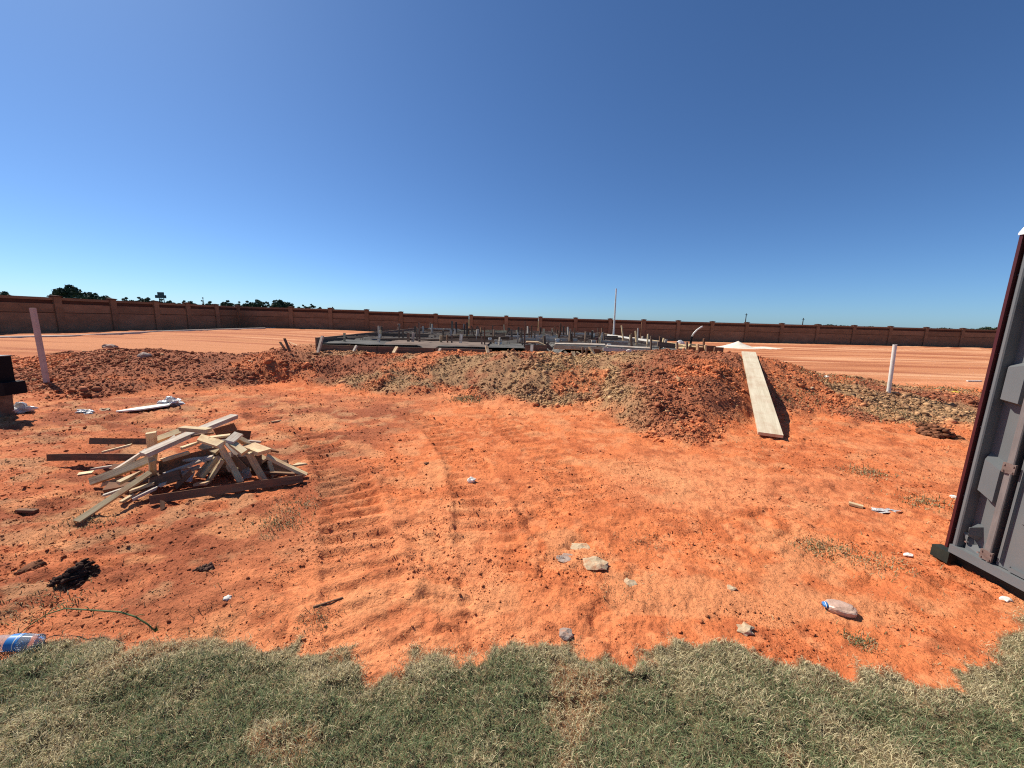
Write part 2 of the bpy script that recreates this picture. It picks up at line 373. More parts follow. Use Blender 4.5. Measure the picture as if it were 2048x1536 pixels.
def height(x, y, fine=True):
    x = np.asarray(x, float); y = np.asarray(y, float)
    t, yc, zc, bank, pad, slab, far = masks(x, y)
    field = 0.27 * smooth(-6, -16, x) * smooth(8, 16, y)
    behind = np.maximum(field, 0.68 * pad)
    tt = np.clip(t, 0, 1)
    rise = zc * (0.35 * tt + 0.65 * tt * tt * (3 - 2 * tt))
    z = np.where(t < 1, rise, behind + (zc - behind) * (1 - smooth(0, 2.0, y - yc)))
    if not fine: return z
    near = 1 - smooth(14, 22, np.hypot(x, y))
    z = z + bank * (0.20 * (fbm(x * 1.1, y * 1.1, 1, 4) - 0.54) + 0.11 * (fbm(x * 4.0, y * 4.0, 2, 4) - 0.5) + 0.06 * (fbm(x * 14, y * 14, 102, 3) - 0.5)) * np.where(slab, 0, 1)
    flat = (1 - bank)
    tr = [(*track_dist(x, y, P), hw, dep, sp) for P, hw, dep, sp in TRACKS]
    for d, s, hw, dep, sp in tr: flat = flat * (1 - 0.62 * (1 - smooth(hw * 0.8, hw * 1.15, d)) * min(1, dep / 0.02))
    rough = smooth(0.48, 0.68, fbm(x * 0.8 + 5, y * 0.8, 9, 4)) * 0.8 + smooth(-1.0, -2.4, x) * (1 - smooth(7, 9, y)) * 0.75
    z = z + flat * near * (0.035 * (fbm(x * 0.9, y * 0.9, 3, 3) - 0.5) + (0.028 + 0.045 * rough) * (fbm(x * 4, y * 5, 4, 4) - 0.5) + (0.013 + 0.026 * rough) * (fbm(x * 13, y * 19, 8, 4) - 0.5) - (0.020 + 0.018 * rough) * np.clip(0.10 - np.abs(fbm(x * 3.2, y * 7, 188, 4) - 0.5), 0, 1) * 8 * smooth(0.42, 0.6, fbm(x * 1.1, y * 1.1, 189, 3)) + 0.008 * (vnoise(x * 60, y * 75, 88) - 0.5) * (1 - smooth(3, 6, y)))
    # elongated scrapes in the loose sand
    u, v = x * 0.80 + y * 0.6, -x * 0.6 + y * 0.80
    z = z + flat * near * 0.022 * (np.abs(fbm(u * 1.3, v * 7, 12, 3) - 0.5) ** 0.7 - 0.3) * smooth(0.5, 0.62, fbm(x * 0.8, y * 0.8, 13, 2))
    for d, s, hw, dep, sp in tr:
        m = 1 - smooth(hw * 0.9, hw * 1.1, d)
        wear = (smooth(0.38, 0.60, fbm(x * 1.5, y * 1.5, 21, 4)) * 0.75 + 0.25) * (0.45 + 0.55 * smooth(0.3, 1.6, s))
        bars = np.sin(s * 2 * math.pi / sp + 4.2 * (vnoise(x * 2.6, y * 2.6, 22) - 0.5) + 1.2 * (vnoise(x * 11, y * 11, 23) - 0.5))
        lip = np.exp(-((d - hw * 1.12) / 0.05) ** 2)
        z = z + (1 - bank) * wear * (m * dep * (0.6 * np.clip(bars * 3.5, -1, 1) - 0.6) + lip * dep * 0.5)
    # grading stripes on the field
    ca, sa = math.cos(-0.07), math.sin(-0.07)
    z = z + far * (0.13 * (fbm((x * ca - y * sa) * 0.06, (x * sa + y * ca) * 0.9, 14, 4) - 0.5) + 0.06 * (fbm(x * 0.3, y * 2.6, 15, 3) - 0.5)) * (1 - smooth(60, 120, y))
    # sod lies a little proud of the sand
    e = sod_edge(x) - y
    e = e + 0.10 * (fbm(x * 9, y * 9, 52, 3) - 0.5)
    z = z + 0.014 * smooth(-0.04, 0.10, e) * smooth(-3, -2, y)
    z = np.where(slab, 0.62, z)
    pd, pz = plank_near(x, y)
    z = z + (np.minimum(z, pz - 0.035) - z) * (1 - smooth(0.13, 0.24, pd))
    return z
def gz(x, y): return float(height(np.array([x]), np.array([y]))[0])
def on_ground(px, py, lift=0.0):
    """where the ray through a pixel of the photograph meets the land"""
    d = ray(px, py); lo, hi = 0.5, 400.0
    for n in (400, 60, 60):
        t = lo * (hi / lo) ** np.linspace(0, 1, n)
        below = EYE + d[2] * t <= height(d[0] * t, d[1] * t)
        i = int(np.argmax(below)) if below.any() else n - 1
        lo, hi = t[max(i - 1, 0)], t[i]
    x, y = d[0] * hi, d[1] * hi
    return Vector((x, y, gz(x, y) + lift))

def soil_colour(x, y):
    t, yc, zc, bank, pad, slab, far = masks(x, y)
    c = np.zeros(x.shape + (3,)) + np.array((0.62, 0.183, 0.066))
    n1, n2, n3 = fbm(x * 0.6, y * 0.6, 41, 4), fbm(x * 2.4, y * 2.4, 42, 4), fbm(x * 11, y * 11, 43, 3)
    c = mixc(c, (0.68, 0.262, 0.115), smooth(0.5, 0.72, n1) * 0.7)
    c = mixc(c, (0.40, 0.095, 0.034), smooth(0.50, 0.66, fbm(x * 2.4, y * 3.4, 42, 6)) * 0.42)
    c = mixc(c, (0.70, 0.262, 0.112), smooth(0.55, 0.70, n3) * 0.6)
    c = mixc(c, (0.30, 0.075, 0.030), smooth(0.56, 0.70, fbm(x * 9, y * 13, 143, 4)) * 0.5)
    left = smooth(-0.9, -2.2, x) * (1 - smooth(6.0, 8, y))
    c = mixc(c, (0.40, 0.125, 0.058), left * 0.55)
    c = mixc(c, (0.27, 0.08, 0.038), left * smooth(0.42, 0.56, fbm(x * 2.2, y * 3.4, 44, 6)) * 0.8)
    c = mixc(c, (0.50, 0.28, 0.14), left * smooth(0.58, 0.68, fbm(x * 3.1, y * 4.4, 244, 5)) * 0.5)
    # dry straw staining
    c = mixc(c, (0.64, 0.27, 0.118), smooth(0.56, 0.68, fbm(x * 2.6 + 9, y * 3.2, 45, 5)) * 0.6)
    az = x / np.maximum(y, 0.3)
    b = np.zeros_like(c) + np.array((0.30, 0.105, 0.052))
    mid = smooth(-0.62, -0.42, az) * (1 - smooth(0.30, 0.42, az)); rgt = smooth(0.66, 0.82, az)
    b = mixc(b, (0.37, 0.205, 0.10), np.clip(mid + rgt, 0, 1) * smooth(0.40, 0.55, fbm(x * 0.9, y * 0.9, 46, 5)) * 0.95)
    b = mixc(b, (0.31, 0.185, 0.095), np.clip(mid + rgt, 0, 1) * smooth(0.50, 0.62, fbm(x * 1.1 + 4, y * 1.1, 47, 5)) * 0.8)
    b = mixc(b, (0.42, 0.27, 0.13), smooth(0.02, 0.12, az) * (1 - smooth(0.22, 0.34, az)) * smooth(0.42, 0.6, fbm(x * 2, y * 2, 146, 4)) * 0.7)
    b = mixc(b, (0.48, 0.15, 0.06), smooth(0.56, 0.66, fbm(x * 0.8, y * 0.8 + 7, 48, 5)) * 0.85)
    b = mixc(b, (0.15, 0.06, 0.035), smooth(0.55, 0.7, n3) * 0.5)
    bc = bank_cover(x, y, t, bank)
    c = mixc(c, (0, 0, 0), bc) + b * 1.12 * bc[..., None]
    f = np.zeros_like(c) + np.array((0.52, 0.215, 0.10))
    f = mixc(f, (0.66, 0.34, 0.18), smooth(0.50, 0.66, fbm(x * 0.05, y * 0.9, 49, 4)) * 0.9)
    f = mixc(f, (0.36, 0.12, 0.055), smooth(0.50, 0.64, fbm(x * 0.09, y * 1.3, 50, 4)) * 0.9)
    c = mixc(c, (0, 0, 0), far) + f * far[..., None]
    c = mixc(c, (0.30, 0.17, 0.09), pad * 0.7 * (1 - bank))
    beyond = smooth(60, 90, np.hypot(x, y))
    c = mixc(c, (0.12, 0.13, 0.06), beyond)
    e = sod_edge(x) - y
    so = np.zeros_like(c) + np.array((0.22, 0.17, 0.09))
    so = mixc(so, (0.05, 0.038, 0.022), smooth(0.45, 0.7, fbm(x * 55, y * 55, 51, 2)))
    so = mixc(so, (0.26, 0.11, 0.05), smooth(0.60, 0.74, fbm(x * 3.7, y * 3.7, 71, 4)) * 0.6)
    ms = smooth(-0.01, 0.05, e + 0.22 * (fbm(x * 9, y * 9, 52, 4) - 0.5)) * smooth(-40, -30, y)
    c = mixc(c, (0, 0, 0), ms) + so * ms[..., None]
    return c

# ------------------------------------------------------------------ ground: one sheet out to the horizon
ang = np.concatenate([np.arange(-180, -64, 4.0), np.arange(-64, 64, 0.21), np.arange(64, 180, 4.0)])
rad = np.concatenate([[0.15, 0.35, 0.55, 0.7, 0.8], 0.88 * 1.0084 ** np.arange(0, 492)])
rad = np.concatenate([rad, rad[-1] * 1.09 ** np.arange(1, 62)])
A, R_ = np.meshgrid(np.radians(ang), rad)
GX, GY = R_ * np.sin(A), R_ * np.cos(A)
GZ = height(GX, GY)
nr, na = GX.shape
V = np.stack([GX, GY, GZ], -1).reshape(-1, 3)
idx = np.arange(nr * na).reshape(nr, na)
nx = np.roll(idx, -1, axis=1)
F = np.stack([idx[:-1], idx[1:], nx[1:], nx[:-1]], -1).reshape(-1, 4)[:, ::-1]
C = soil_colour(GX, GY).reshape(-1, 3)
V = np.vstack([V, [[0, 0, gz(0, 0.01)]]]); C = np.vstack([C, C[:1]])
ground_me = mesh_np("ground", V, F, [M['soil']], C, smooth_shade=True)
ground = tag(link("ground", ground_me), kind="structure")

# ------------------------------------------------------------------ loose earth
ICO = []
_p = (1 + 5 ** 0.5) / 2
for a_, b_ in ((-1, _p), (1, _p), (-1, -_p), (1, -_p)): ICO += [(a_, b_, 0), (0, a_, b_), (b_, 0, a_)]
ICO = np.array(ICO) / np.linalg.norm(ICO[0])
def hull_faces(P):
    fs = []
    n = len(P)
    for i in range(n):
        for j in range(i + 1, n):
            for k in range(j + 1, n):
                nn = np.cross(P[j] - P[i], P[k] - P[i]); d = (P - P[i]) @ nn
                if (d < 1e-6).all(): fs.append((i, j, k))
                elif (d > -1e-6).all(): fs.append((i, k, j))
    return np.array(fs)
ICO_F = hull_faces(ICO)
OCT = np.array([(1, 0, 0), (-1, 0, 0), (0, 1, 0), (0, -1, 0), (0, 0, 1), (0, 0, -1)], float)
OCT_F = hull_faces(OCT)
def scatter_lumps(name, x, y, size, colr, mat, flat=0.7, sink=0.25, base=None):
    n = len(x); BV, BF = (OCT, OCT_F) if base == 'oct' else (ICO, ICO_F); nb = len(BV)
    z = height(x, y)
    q = rng.normal(size=(n, 4)); q /= np.linalg.norm(q, axis=1)[:, None]
    w, a, b, c = q.T
    Rm = np.stack([1-2*(b*b+c*c), 2*(a*b-c*w), 2*(a*c+b*w), 2*(a*b+c*w), 1-2*(a*a+c*c), 2*(b*c-a*w), 2*(a*c-b*w), 2*(b*c+a*w), 1-2*(a*a+b*b)], -1).reshape(n, 3, 3)
    P = BV[None] * rng.uniform(0.5, 1.4, (n, nb, 1)) * rng.uniform(0.6, 1.3, (n, 1, 3))
    P = np.einsum('nij,nkj->nki', Rm, P) * size[:, None, None]
    P[:, :, 2] *= flat
    P += np.stack([x, y, z + size * flat * (1 - 2 * sink) * 0.5], -1)[:, None, :]
    Fi = (BF[None] + (np.arange(n) * nb)[:, None, None]).reshape(-1, 3)
    cc = np.repeat(colr, nb, axis=0) * rng.uniform(0.85, 1.15, (n * nb, 1))
    return tag(link(name, mesh_np(name, P.reshape(-1, 3), Fi, [mat], cc)), kind="stuff")
# clods all over the spoil bank
N0 = 330000
px_ = rng.uniform(-1.75, 1.75, N0); y_ = 4.0 * (11.5 / 4.0) ** rng.uniform(0, 1, N0)
x_ = px_ * y_
t_, yc_, zc_, bank_, pad_, slab_, far_ = masks(x_, y_)
patch = smooth(0.35, 0.6, fbm(x_ * 1.3, y_ * 1.3, 61, 4)) * 0.6 + 0.4
keep = (rng.uniform(0, 1, N0) < (0.12 * bank_ + 0.88 * bank_cover(x_, y_, t_, bank_)) * patch) & (~slab_) & (plank_near(x_, y_)[0] > 0.2)
x_, y_ = x_[keep][:84000], y_[keep][:84000]
def clod_colour(x, y):
    c = soil_colour(x, y) * rng.uniform(0.6, 1.5, (len(x), 1))
    p = rng.uniform(0, 1, len(x)) < 0.05
    c[p] = np.array((0.44, 0.25, 0.13)) * rng.uniform(0.8, 1.2, (p.sum(), 1))
    return c
s_ = 0.0085 * (1 / rng.uniform(0.05, 1, len(x_))) ** 0.45 * (0.72 + 0.055 * y_)
tag(scatter_lumps("earth_clods", x_, y_, s_, clod_colour(x_, y_), M['clod'], 0.8, 0.25, 'oct'), "broken brown earth clods covering the spoil bank before the slab", "earth clods")
k = rng.uniform(0, 1, len(x_)) < 0.07 * smooth(0.45, 0.6, fbm(x_ * 1.2, y_ * 1.2, 63, 3)) + 0.012
x_, y_ = x_[k], y_[k]
s_ = 0.022 * (1 / rng.uniform(0.08, 1, len(x_))) ** 0.5 * (0.72 + 0.04 * y_)
tag(scatter_lumps("large_earth_clods", x_, y_, s_, clod_colour(x_, y_), M['clod'], 0.75), "larger earth lumps lying among the clods of the spoil bank", "earth clods")
# crumbs and pebbles on the sand
N1 = 150000
y_ = 1.4 * (8.0 / 1.4) ** rng.uniform(0, 1, N1); x_ = rng.uniform(-1.7, 1.7, N1) * y_
t_, yc_, zc_, bank_, pad_, slab_, far_ = masks(x_, y_)
dens = 0.10 + 0.95 * smooth(0.48, 0.64, fbm(x_ * 2.2, y_ * 2.8, 62, 5)) + 0.4 * smooth(-0.9, -2.2, x_)
keep = (rng.uniform(0, 1, N1) < dens * (1 - bank_)) & (y_ > sod_edge(x_) + 0.01)
x_, y_ = x_[keep], y_[keep]
s_ = 0.0022 * (1 / rng.uniform(0.008, 1, len(x_))) ** 0.42 * (0.6 + 0.2 * y_)
c_ = soil_colour(x_, y_) * rng.uniform(0.5, 1.15, (len(x_), 1))
tag(scatter_lumps("sand_crumbs", x_, y_, s_, c_, M['clod'], 0.6, 0.25, 'oct'), "small crumbs and pebbles strewn over the orange sand", "pebbles")

# ------------------------------------------------------------------ blades: lawn, dry weeds
def blades(name, x, y, z, length, width, lean, colr, mat):
    n = len(x)
    az = rng.uniform(0, 2 * math.pi, n)
    d = np.stack([np.cos(az), np.sin(az)], -1)
    w = np.stack([-d[:, 1], d[:, 0]], -1) * (width / 2)[:, None]
    tw = rng.uniform(-0.5, 0.5, n)
    base = np.stack([x, y, z], -1)
    h1, r1 = length * 0.55 * np.cos(lean * 0.6), length * 0.55 * np.sin(lean * 0.6)
    lean2 = np.minimum(lean * 1.5, 1.75)
    h2, r2 = h1 + length * 0.45 * np.cos(lean2), r1 + length * 0.45 * np.sin(lean2)
    def pt(r, h): return base + np.concatenate([d * r[:, None], h[:, None]], 1)
    W = np.concatenate([w, (tw * width)[:, None] * 0.6], 1)
    m, tip = pt(r1, h1), pt(r2, h2)
    P = np.stack([base - W, base + W, m - W * 0.8, m + W * 0.8, tip], 1).reshape(-1, 3)
    o = (np.arange(n) * 5)[:, None, None]
    Fi = (np.array([[0, 1, 3], [0, 3, 2], [2, 3, 4]])[None] + o).reshape(-1, 3)
    sh = np.tile(np.array([0.75, 0.75, 1.0, 1.0, 1.1]), n)[:, None]
    return link(name, mesh_np(name, P, Fi, [mat], np.repeat(colr, 5, 0) * (0.85 + 0.15 * sh)))
NG = 400000
x_ = rng.uniform(-2.9, 3.3, NG); y_ = rng.uniform(0.78, 1.95, NG)
x_[:50000] = rng.uniform(-4.2, 4.6, 50000); y_[:50000] = rng.uniform(-0.4, 2.2, 50000)
e_ = sod_edge(x_) - y_
wide = np.abs(x_) < (y_ * 1.5 + 0.4)
pr = np.where(wide & (y_ > 0.9), 1.0, 0.5) * smooth(-0.05, 0.10, e_ + 0.26 * (fbm(x_ * 9, y_ * 9, 52, 4) - 0.5)) * np.where(e_ < -0.08, 0.3, 1)
bare = smooth(0.60, 0.74, fbm(x_ * 3.7, y_ * 3.7, 71, 4))
pr *= 1 - 0.35 * bare
keep = rng.uniform(0, 1, NG) < pr
x_, y_, e_ = x_[keep], y_[keep], e_[keep]
n = len(x_)
bare = bare[keep]
green = (1 - 0.85 * bare) * smooth(0.26, 0.54, fbm(x_ * 2.8, y_ * 2.8, 72, 5)) * smooth(0.02, 0.22, e_ + 0.16 * (fbm(x_ * 5, y_ * 5, 73, 3) - 0.5))
isg = rng.uniform(0, 1, n) < (0.10 + 0.72 * green)
c_ = np.where(isg[:, None], np.array((0.195, 0.24, 0.108)), np.array((0.66, 0.56, 0.33)))
c_ = c_ * rng.uniform(0.6, 1.3, (n, 1)) * np.array([1, 1, 1])
brown = rng.uniform(0, 1, n) < 0.16
c_[brown] = np.array((0.28, 0.18, 0.10)) * rng.uniform(0.7, 1.2, (brown.sum(), 1))
L_ = rng.uniform(0.010, 0.048, n) * (0.75 + 0.6 * fbm(x_ * 4, y_ * 4, 74, 2)) * (0.7 + 0.3 * smooth(0, 0.15, e_))
lawn = blades("lawn_grass", x_, y_, height(x_, y_) - 0.004, L_, rng.uniform(0.0012, 0.0023, n), rng.uniform(0.55, 1.55, n), c_, M['blade'])
tag(lawn, "patchy green and straw coloured turf in the foreground", "grass", kind="stuff")

def weed_patch(px, py, n, spread, lo, hi, green=0.3, name="dry_weeds"):
    c = on_ground(px, py)
    x = c.x + rng.normal(0, spread, n); y = c.y + rng.normal(0, spread * 0.7, n)
    return x, y, rng.uniform(lo, hi, n), np.full(n, green)
WX, WY, WL, WG = [], [], [], []
for px, py, n, sp, lo, hi, g in [(930,800,420,0.16,0.03,0.09,0.35),(560,1050,420,0.12,0.015,0.05,0.4),(600,1010,300,0.12,0.015,0.045,0.3),(1735,945,350,0.13,0.015,0.05,0.2),(1845,1005,350,0.12,0.015,0.05,0.3),
                                (1640,1100,450,0.10,0.012,0.04,0.35),(1740,1120,400,0.12,0.012,0.04,0.25),(1720,1285,240,0.04,0.01,0.04,0.5),(640,1240,200,0.06,0.01,0.03,0.2),(180,1040,240,0.10,0.012,0.04,0.2),
                                (1180,770,500,0.35,0.03,0.08,0.15),(1140,740,400,0.3,0.03,0.08,0.1),(1900,780,600,0.5,0.03,0.08,0.45),(1660,760,500,0.4,0.03,0.08,0.3),(1780,830,500,0.35,0.02,0.07,0.25),
                                (760,760,400,0.4,0.03,0.07,0.3),(1600,800,400,0.35,0.03,0.07,0.3),(1000,690,160,0.15,0.05,0.14,0.3),(1290,740,300,0.3,0.03,0.07,0.1),(1240,1180,160,0.12,0.01,0.03,0.3),(1290,1090,160,0.12,0.01,0.03,0.1),(100,1215,250,0.12,0.012,0.04,0.3)]:
    x, y, l, g_ = weed_patch(px, py, n, sp, lo, hi, g); WX.append(x); WY.append(y); WL.append(l); WG.append(g_)
ns = 5000                                                            # loose straw
y = 1.5 * (9.0 / 1.5) ** rng.uniform(0, 1, ns); x = rng.uniform(-1.6, 1.6, ns) * y
k = rng.uniform(0, 1, ns) < smooth(0.45, 0.62, fbm(x * 1.3 + 9, y * 1.3, 45, 4)) * 0.8 + 0.06
x, y = x[k], y[k]
WX.append(x); WY.append(y); WL.append(rng.uniform(0.01, 0.045, len(x))); WG.append(np.full(len(x), 0.08))
x_, y_, L_, g_ = map(np.concatenate, (WX, WY, WL, WG))
n = len(x_); isg = rng.uniform(0, 1, n) < g_
c_ = np.where(isg[:, None], np.array((0.14, 0.15, 0.06)), np.array((0.42, 0.31, 0.16))) * rng.uniform(0.55, 1.2, (n, 1))
dist = np.hypot(x_, y_)
weeds = blades("dry_weeds", x_, y_, height(x_, y_) - 0.003, L_, 0.0012 + 0.0011 * dist, rng.uniform(0.3, 1.5, n), c_, M['straw'])
tag(weeds, "sparse dry weeds and straw on sand and bank", "weeds", kind="stuff")

# ------------------------------------------------------------------ precast perimeter wall
def bay_meshes(L):
    d = {}
    b = MB(); b.box(0.17, L - 0.17, -0.05, 0.05, -0.25, 1.02); d['lower_panel'] = b.mesh('lower_panel', M['precast'])
    b = MB(); b.box(0.17, L - 0.17, -0.05, 0.05, 1.055, 1.52); d['upper_panel'] = b.mesh('upper_panel', M['precast'])
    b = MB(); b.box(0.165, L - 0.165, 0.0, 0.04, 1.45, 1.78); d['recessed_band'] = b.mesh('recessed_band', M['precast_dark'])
    b = MB(); b.box(0.16, L - 0.16, -0.075, 0.075, 1.72, 1.86); d['top_rail'] = b.mesh('top_rail', M['precast'])
    b = MB(); b.box(0.165, L - 0.165, -0.01, 0.035, 0.98, 1.09); d['joint'] = b.mesh('joint', M['precast_dark'])
    return d
pb = MB(); pb.box(-0.17, 0.17, -0.13, 0.13, -0.3, 1.90); POST = pb.mesh('post', M['precast'])
pb = MB(); pb.prism([(-0.21, -0.17), (0.21, -0.17), (0.21, 0.17), (-0.21, 0.17)], 'z', 1.90, 1.955)
pb.add([(-0.19, -0.15, 1.955), (0.19, -0.15, 1.955), (0.19, 0.15, 1.955), (-0.19, 0.15, 1.955), (0, 0, 1.99)], [(0, 1, 4), (1, 2, 4), (2, 3, 4), (3, 0, 4)])
CAP = pb.mesh('post_cap', M['precast_dark'])
def wall_run(label, pts, last_post=True, drop=0.0):
    root = empty("precast_wall", (*pts[0], gz(*pts[0])))
    tag(root, label, "wall", "brown precast perimeter wall")
    cache = {}
    for i, p in enumerate(pts):
        z = float(height(np.array([p[0]]), np.array([p[1]]), False)[0]) - drop
        if i < len(pts) - 1 or last_post:
            o = link("post", POST, root); c = link("post_cap", CAP, root)
            q = pts[i + 1] if i < len(pts) - 1 else pts[i - 1]
            ang_ = math.atan2(q[1] - p[1], q[0] - p[0])
            for ob in (o, c):
                ob.matrix_parent_inverse = root.matrix_world.inverted()
                ob.location = Vector((p[0], p[1], z)) - root.location; ob.rotation_euler.z = ang_
        if i == len(pts) - 1: break
        q = pts[i + 1]; L = math.hypot(q[0] - p[0], q[1] - p[1]); key = round(L, 1)
        if key not in cache: cache[key] = bay_meshes(L)
        zq = float(height(np.array([q[0]]), np.array([q[1]]), False)[0]) - drop
        for nm, me in cache[key].items():
            ob = link(nm, me, root)
            ob.location = Vector((p[0], p[1], (z + zq) / 2 )) - root.location
            ob.rotation_euler.z = math.atan2(q[1] - p[1], q[0] - p[0])
    return root
BACK_PX = [480, 585, 663, 735, 803, 872, 942, 1012, 1080, 1150, 1219, 1286, 1355, 1423, 1492, 1562, 1634, 1707, 1780, 1852, 1925, 1998, 2071, 2144, 2217]
corner = Vector((-24.6, 33.6))
back = []
for px in BACK_PX:
    a = ray(px, 660); sl = a[0] / a[1]
    # back run: y = 33.6 + k (x - corner.x)
    k = 0.085
    y = (corner.y - k * corner.x) / (1 - k * sl); back.append((sl * y, y))
wall_run("long brown precast wall running behind the slab to the right", back)
left = []
for px in (-230, -20, 120, 230, 315, 378, 435):
    a = ray(px, 650); sl = a[0] / a[1]
    k = 0.06                                                          # x = corner.x + k (y - corner.y)
    y = (corner.x - k * corner.y) / (sl - k); left.append((sl * y, y))
left.append(back[0])
wall_run("brown precast wall coming toward the viewer at the far left", left, last_post=False)
# low pale raised strip in front of the left run
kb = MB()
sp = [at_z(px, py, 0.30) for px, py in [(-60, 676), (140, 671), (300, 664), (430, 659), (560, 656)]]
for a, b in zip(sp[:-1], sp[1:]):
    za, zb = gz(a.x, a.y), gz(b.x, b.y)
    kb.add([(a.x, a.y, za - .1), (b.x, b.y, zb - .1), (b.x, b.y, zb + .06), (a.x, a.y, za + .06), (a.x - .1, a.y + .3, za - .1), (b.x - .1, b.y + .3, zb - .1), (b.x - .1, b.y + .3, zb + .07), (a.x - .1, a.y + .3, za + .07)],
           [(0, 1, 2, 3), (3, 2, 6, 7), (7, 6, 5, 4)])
tag(kb.build("pale_strip", M['pale_ridge']), kind="structure")

# ------------------------------------------------------------------ trees beyond the wall
def tree(px, top_py, wpx, Y, label, spindly=False):
    top = at_y(px, top_py, Y)
    base = Vector((top.x, Y, 0.0)); Hh = max(top.z, 2.5); Wd = wpx / FPX * Y * 1.3
    root = empty("broadleaf_tree", base)
    tag(root, label, "tree", "trees beyond the wall")
    r = random.Random(int(px * 13))
    tb = MB()
    tb.tube([(0, 0, -0.3), (0.05 * Hh, 0, Hh * 0.45), (0, 0.1, Hh * 0.85)], [0.022 * Hh, 0.016 * Hh, 0.005 * Hh], 6)
    lobes = []
    for k in range(3 if spindly else 11):
        a = r.uniform(0, 6.28); rr = r.uniform(0.15, 0.42) * Wd
        lobes.append((rr * math.cos(a) * 1.2, rr * math.sin(a), Hh * (0.93 - 0.9 * (rr / Wd) ** 2 * 2) * r.uniform(0.72, 0.98), Wd * r.uniform(0.09, 0.18)))
    lobes.append((0, 0, Hh * 0.90, Wd * 0.12)); lobes.append((0, 0, Hh * 0.5, Wd * 0.24))
    for k in range(0 if spindly else 5): lobes.append((Wd * (-0.44 + 0.22 * k), r.uniform(-0.2, 0.2) * Wd, Hh * r.uniform(0.62, 0.78), Wd * r.uniform(0.14, 0.2)))
    for lx, ly, lz, lr in lobes[:5]: tb.tube([(0, 0, Hh * 0.4), (lx * 0.9, ly * 0.9, lz)], [0.014 * Hh, 0.005 * Hh], 5)
    tb.build("trunk", M['bark'], root)
    P = []
    for lx, ly, lz, lr in lobes:
        nn = int(70 + 50 * lr)
        v = rng.normal(size=(nn, 3)); v /= np.linalg.norm(v, axis=1)[:, None]
        v *= (rng.uniform(0.35, 1.12, nn) ** 0.6)[:, None] * lr * np.array([1, 1, 0.75])
        P.append(v + np.array([lx, ly, min(lz, Hh - lr * 0.7)]))
    P = np.concatenate(P); n = len(P)
    u = rng.normal(size=(n, 3)); u /= np.linalg.norm(u, axis=1)[:, None]
    w = np.cross(u, rng.normal(size=(n, 3))); w /= np.linalg.norm(w, axis=1)[:, None]
    s = (rng.uniform(0.025, 0.06, n) * Wd + 0.05)[:, None]
    Q = np.stack([P - u * s, P - w * s * 0.6, P + u * s, P + w * s * 0.6], 1).reshape(-1, 3)
    link("crown", mesh_np("crown", Q, np.arange(4 * n).reshape(n, 4), [M['leaf']]), root)
TREES = [(8,581,26,90,"dark tree crown just above the wall at the left picture edge"),
 (138,570,46,110,"tallest tree beyond the left wall with wide ragged crown"),(186,587,42,100,"low round bushy tree right of the tallest one beyond the wall"),
 (252,593,16,150,"small tree third from the left beyond the wall, before the billboard"),(277,592,15,150,"small tree just left of the billboard sign, pointed top"),
 (296,594,20,150,"round small tree close beside the billboard's left side"),(322,596,16,150,"little tree right under the billboard sign"),(340,600,15,150,"low tree just right of the billboard sign"),
 (368,599,13,150,"narrow low tree left of the spindly tree"),(382,601,15,150,"low tree touching the spindly tree from the left"),(405,592,8,140,"thin spindly tree standing alone above the wall","s"),
 (420,601,16,150,"low tree just right of the spindly tree"),(455,599,17,150,"pointed dark tree left of the wall corner"),(478,601,12,150,"small tree directly over the wall corner"),
 (494,600,16,150,"first tree right of the wall corner"),(514,598,22,150,"broad tree second right of the wall corner"),(532,601,12,150,"narrow tree between two broad ones past the wall corner"),
 (560,599,26,150,"broadest tree in the clump right of the wall corner"),(578,603,14,150,"low tree at the right end of the clump past the corner"),
 (606,608,13,160,"lone small tree with gaps right of the clump"),(622,606,11,160,"small tree, taller of the lone pair behind the wall"),(640,613,12,160,"lowest shrubby tree tip in the middle of the wall"),(665,612,7,160,"last tiny treetop toward the middle of the wall")]
for T in TREES: tree(T[0], T[1], T[2], T[3], T[4], len(T) > 5)
RT = [(1640,649,20),(1662,649,18),(1682,651,18),(1702,652,16),(1738,653,20),(1770,655,24),(1800,657,20),(1830,657,22),(1862,657,18),(1890,656,20),(1920,660,26),(1955,658,22),(1978,654,22)]
for i, (px, py, w) in enumerate(RT):
    tree(px, py, w, 170, ["first","second","third","fourth","fifth","sixth","seventh","eighth","ninth","tenth","eleventh","twelfth","thirteenth"][i] + " dark treetop from the left above the right end of the wall")
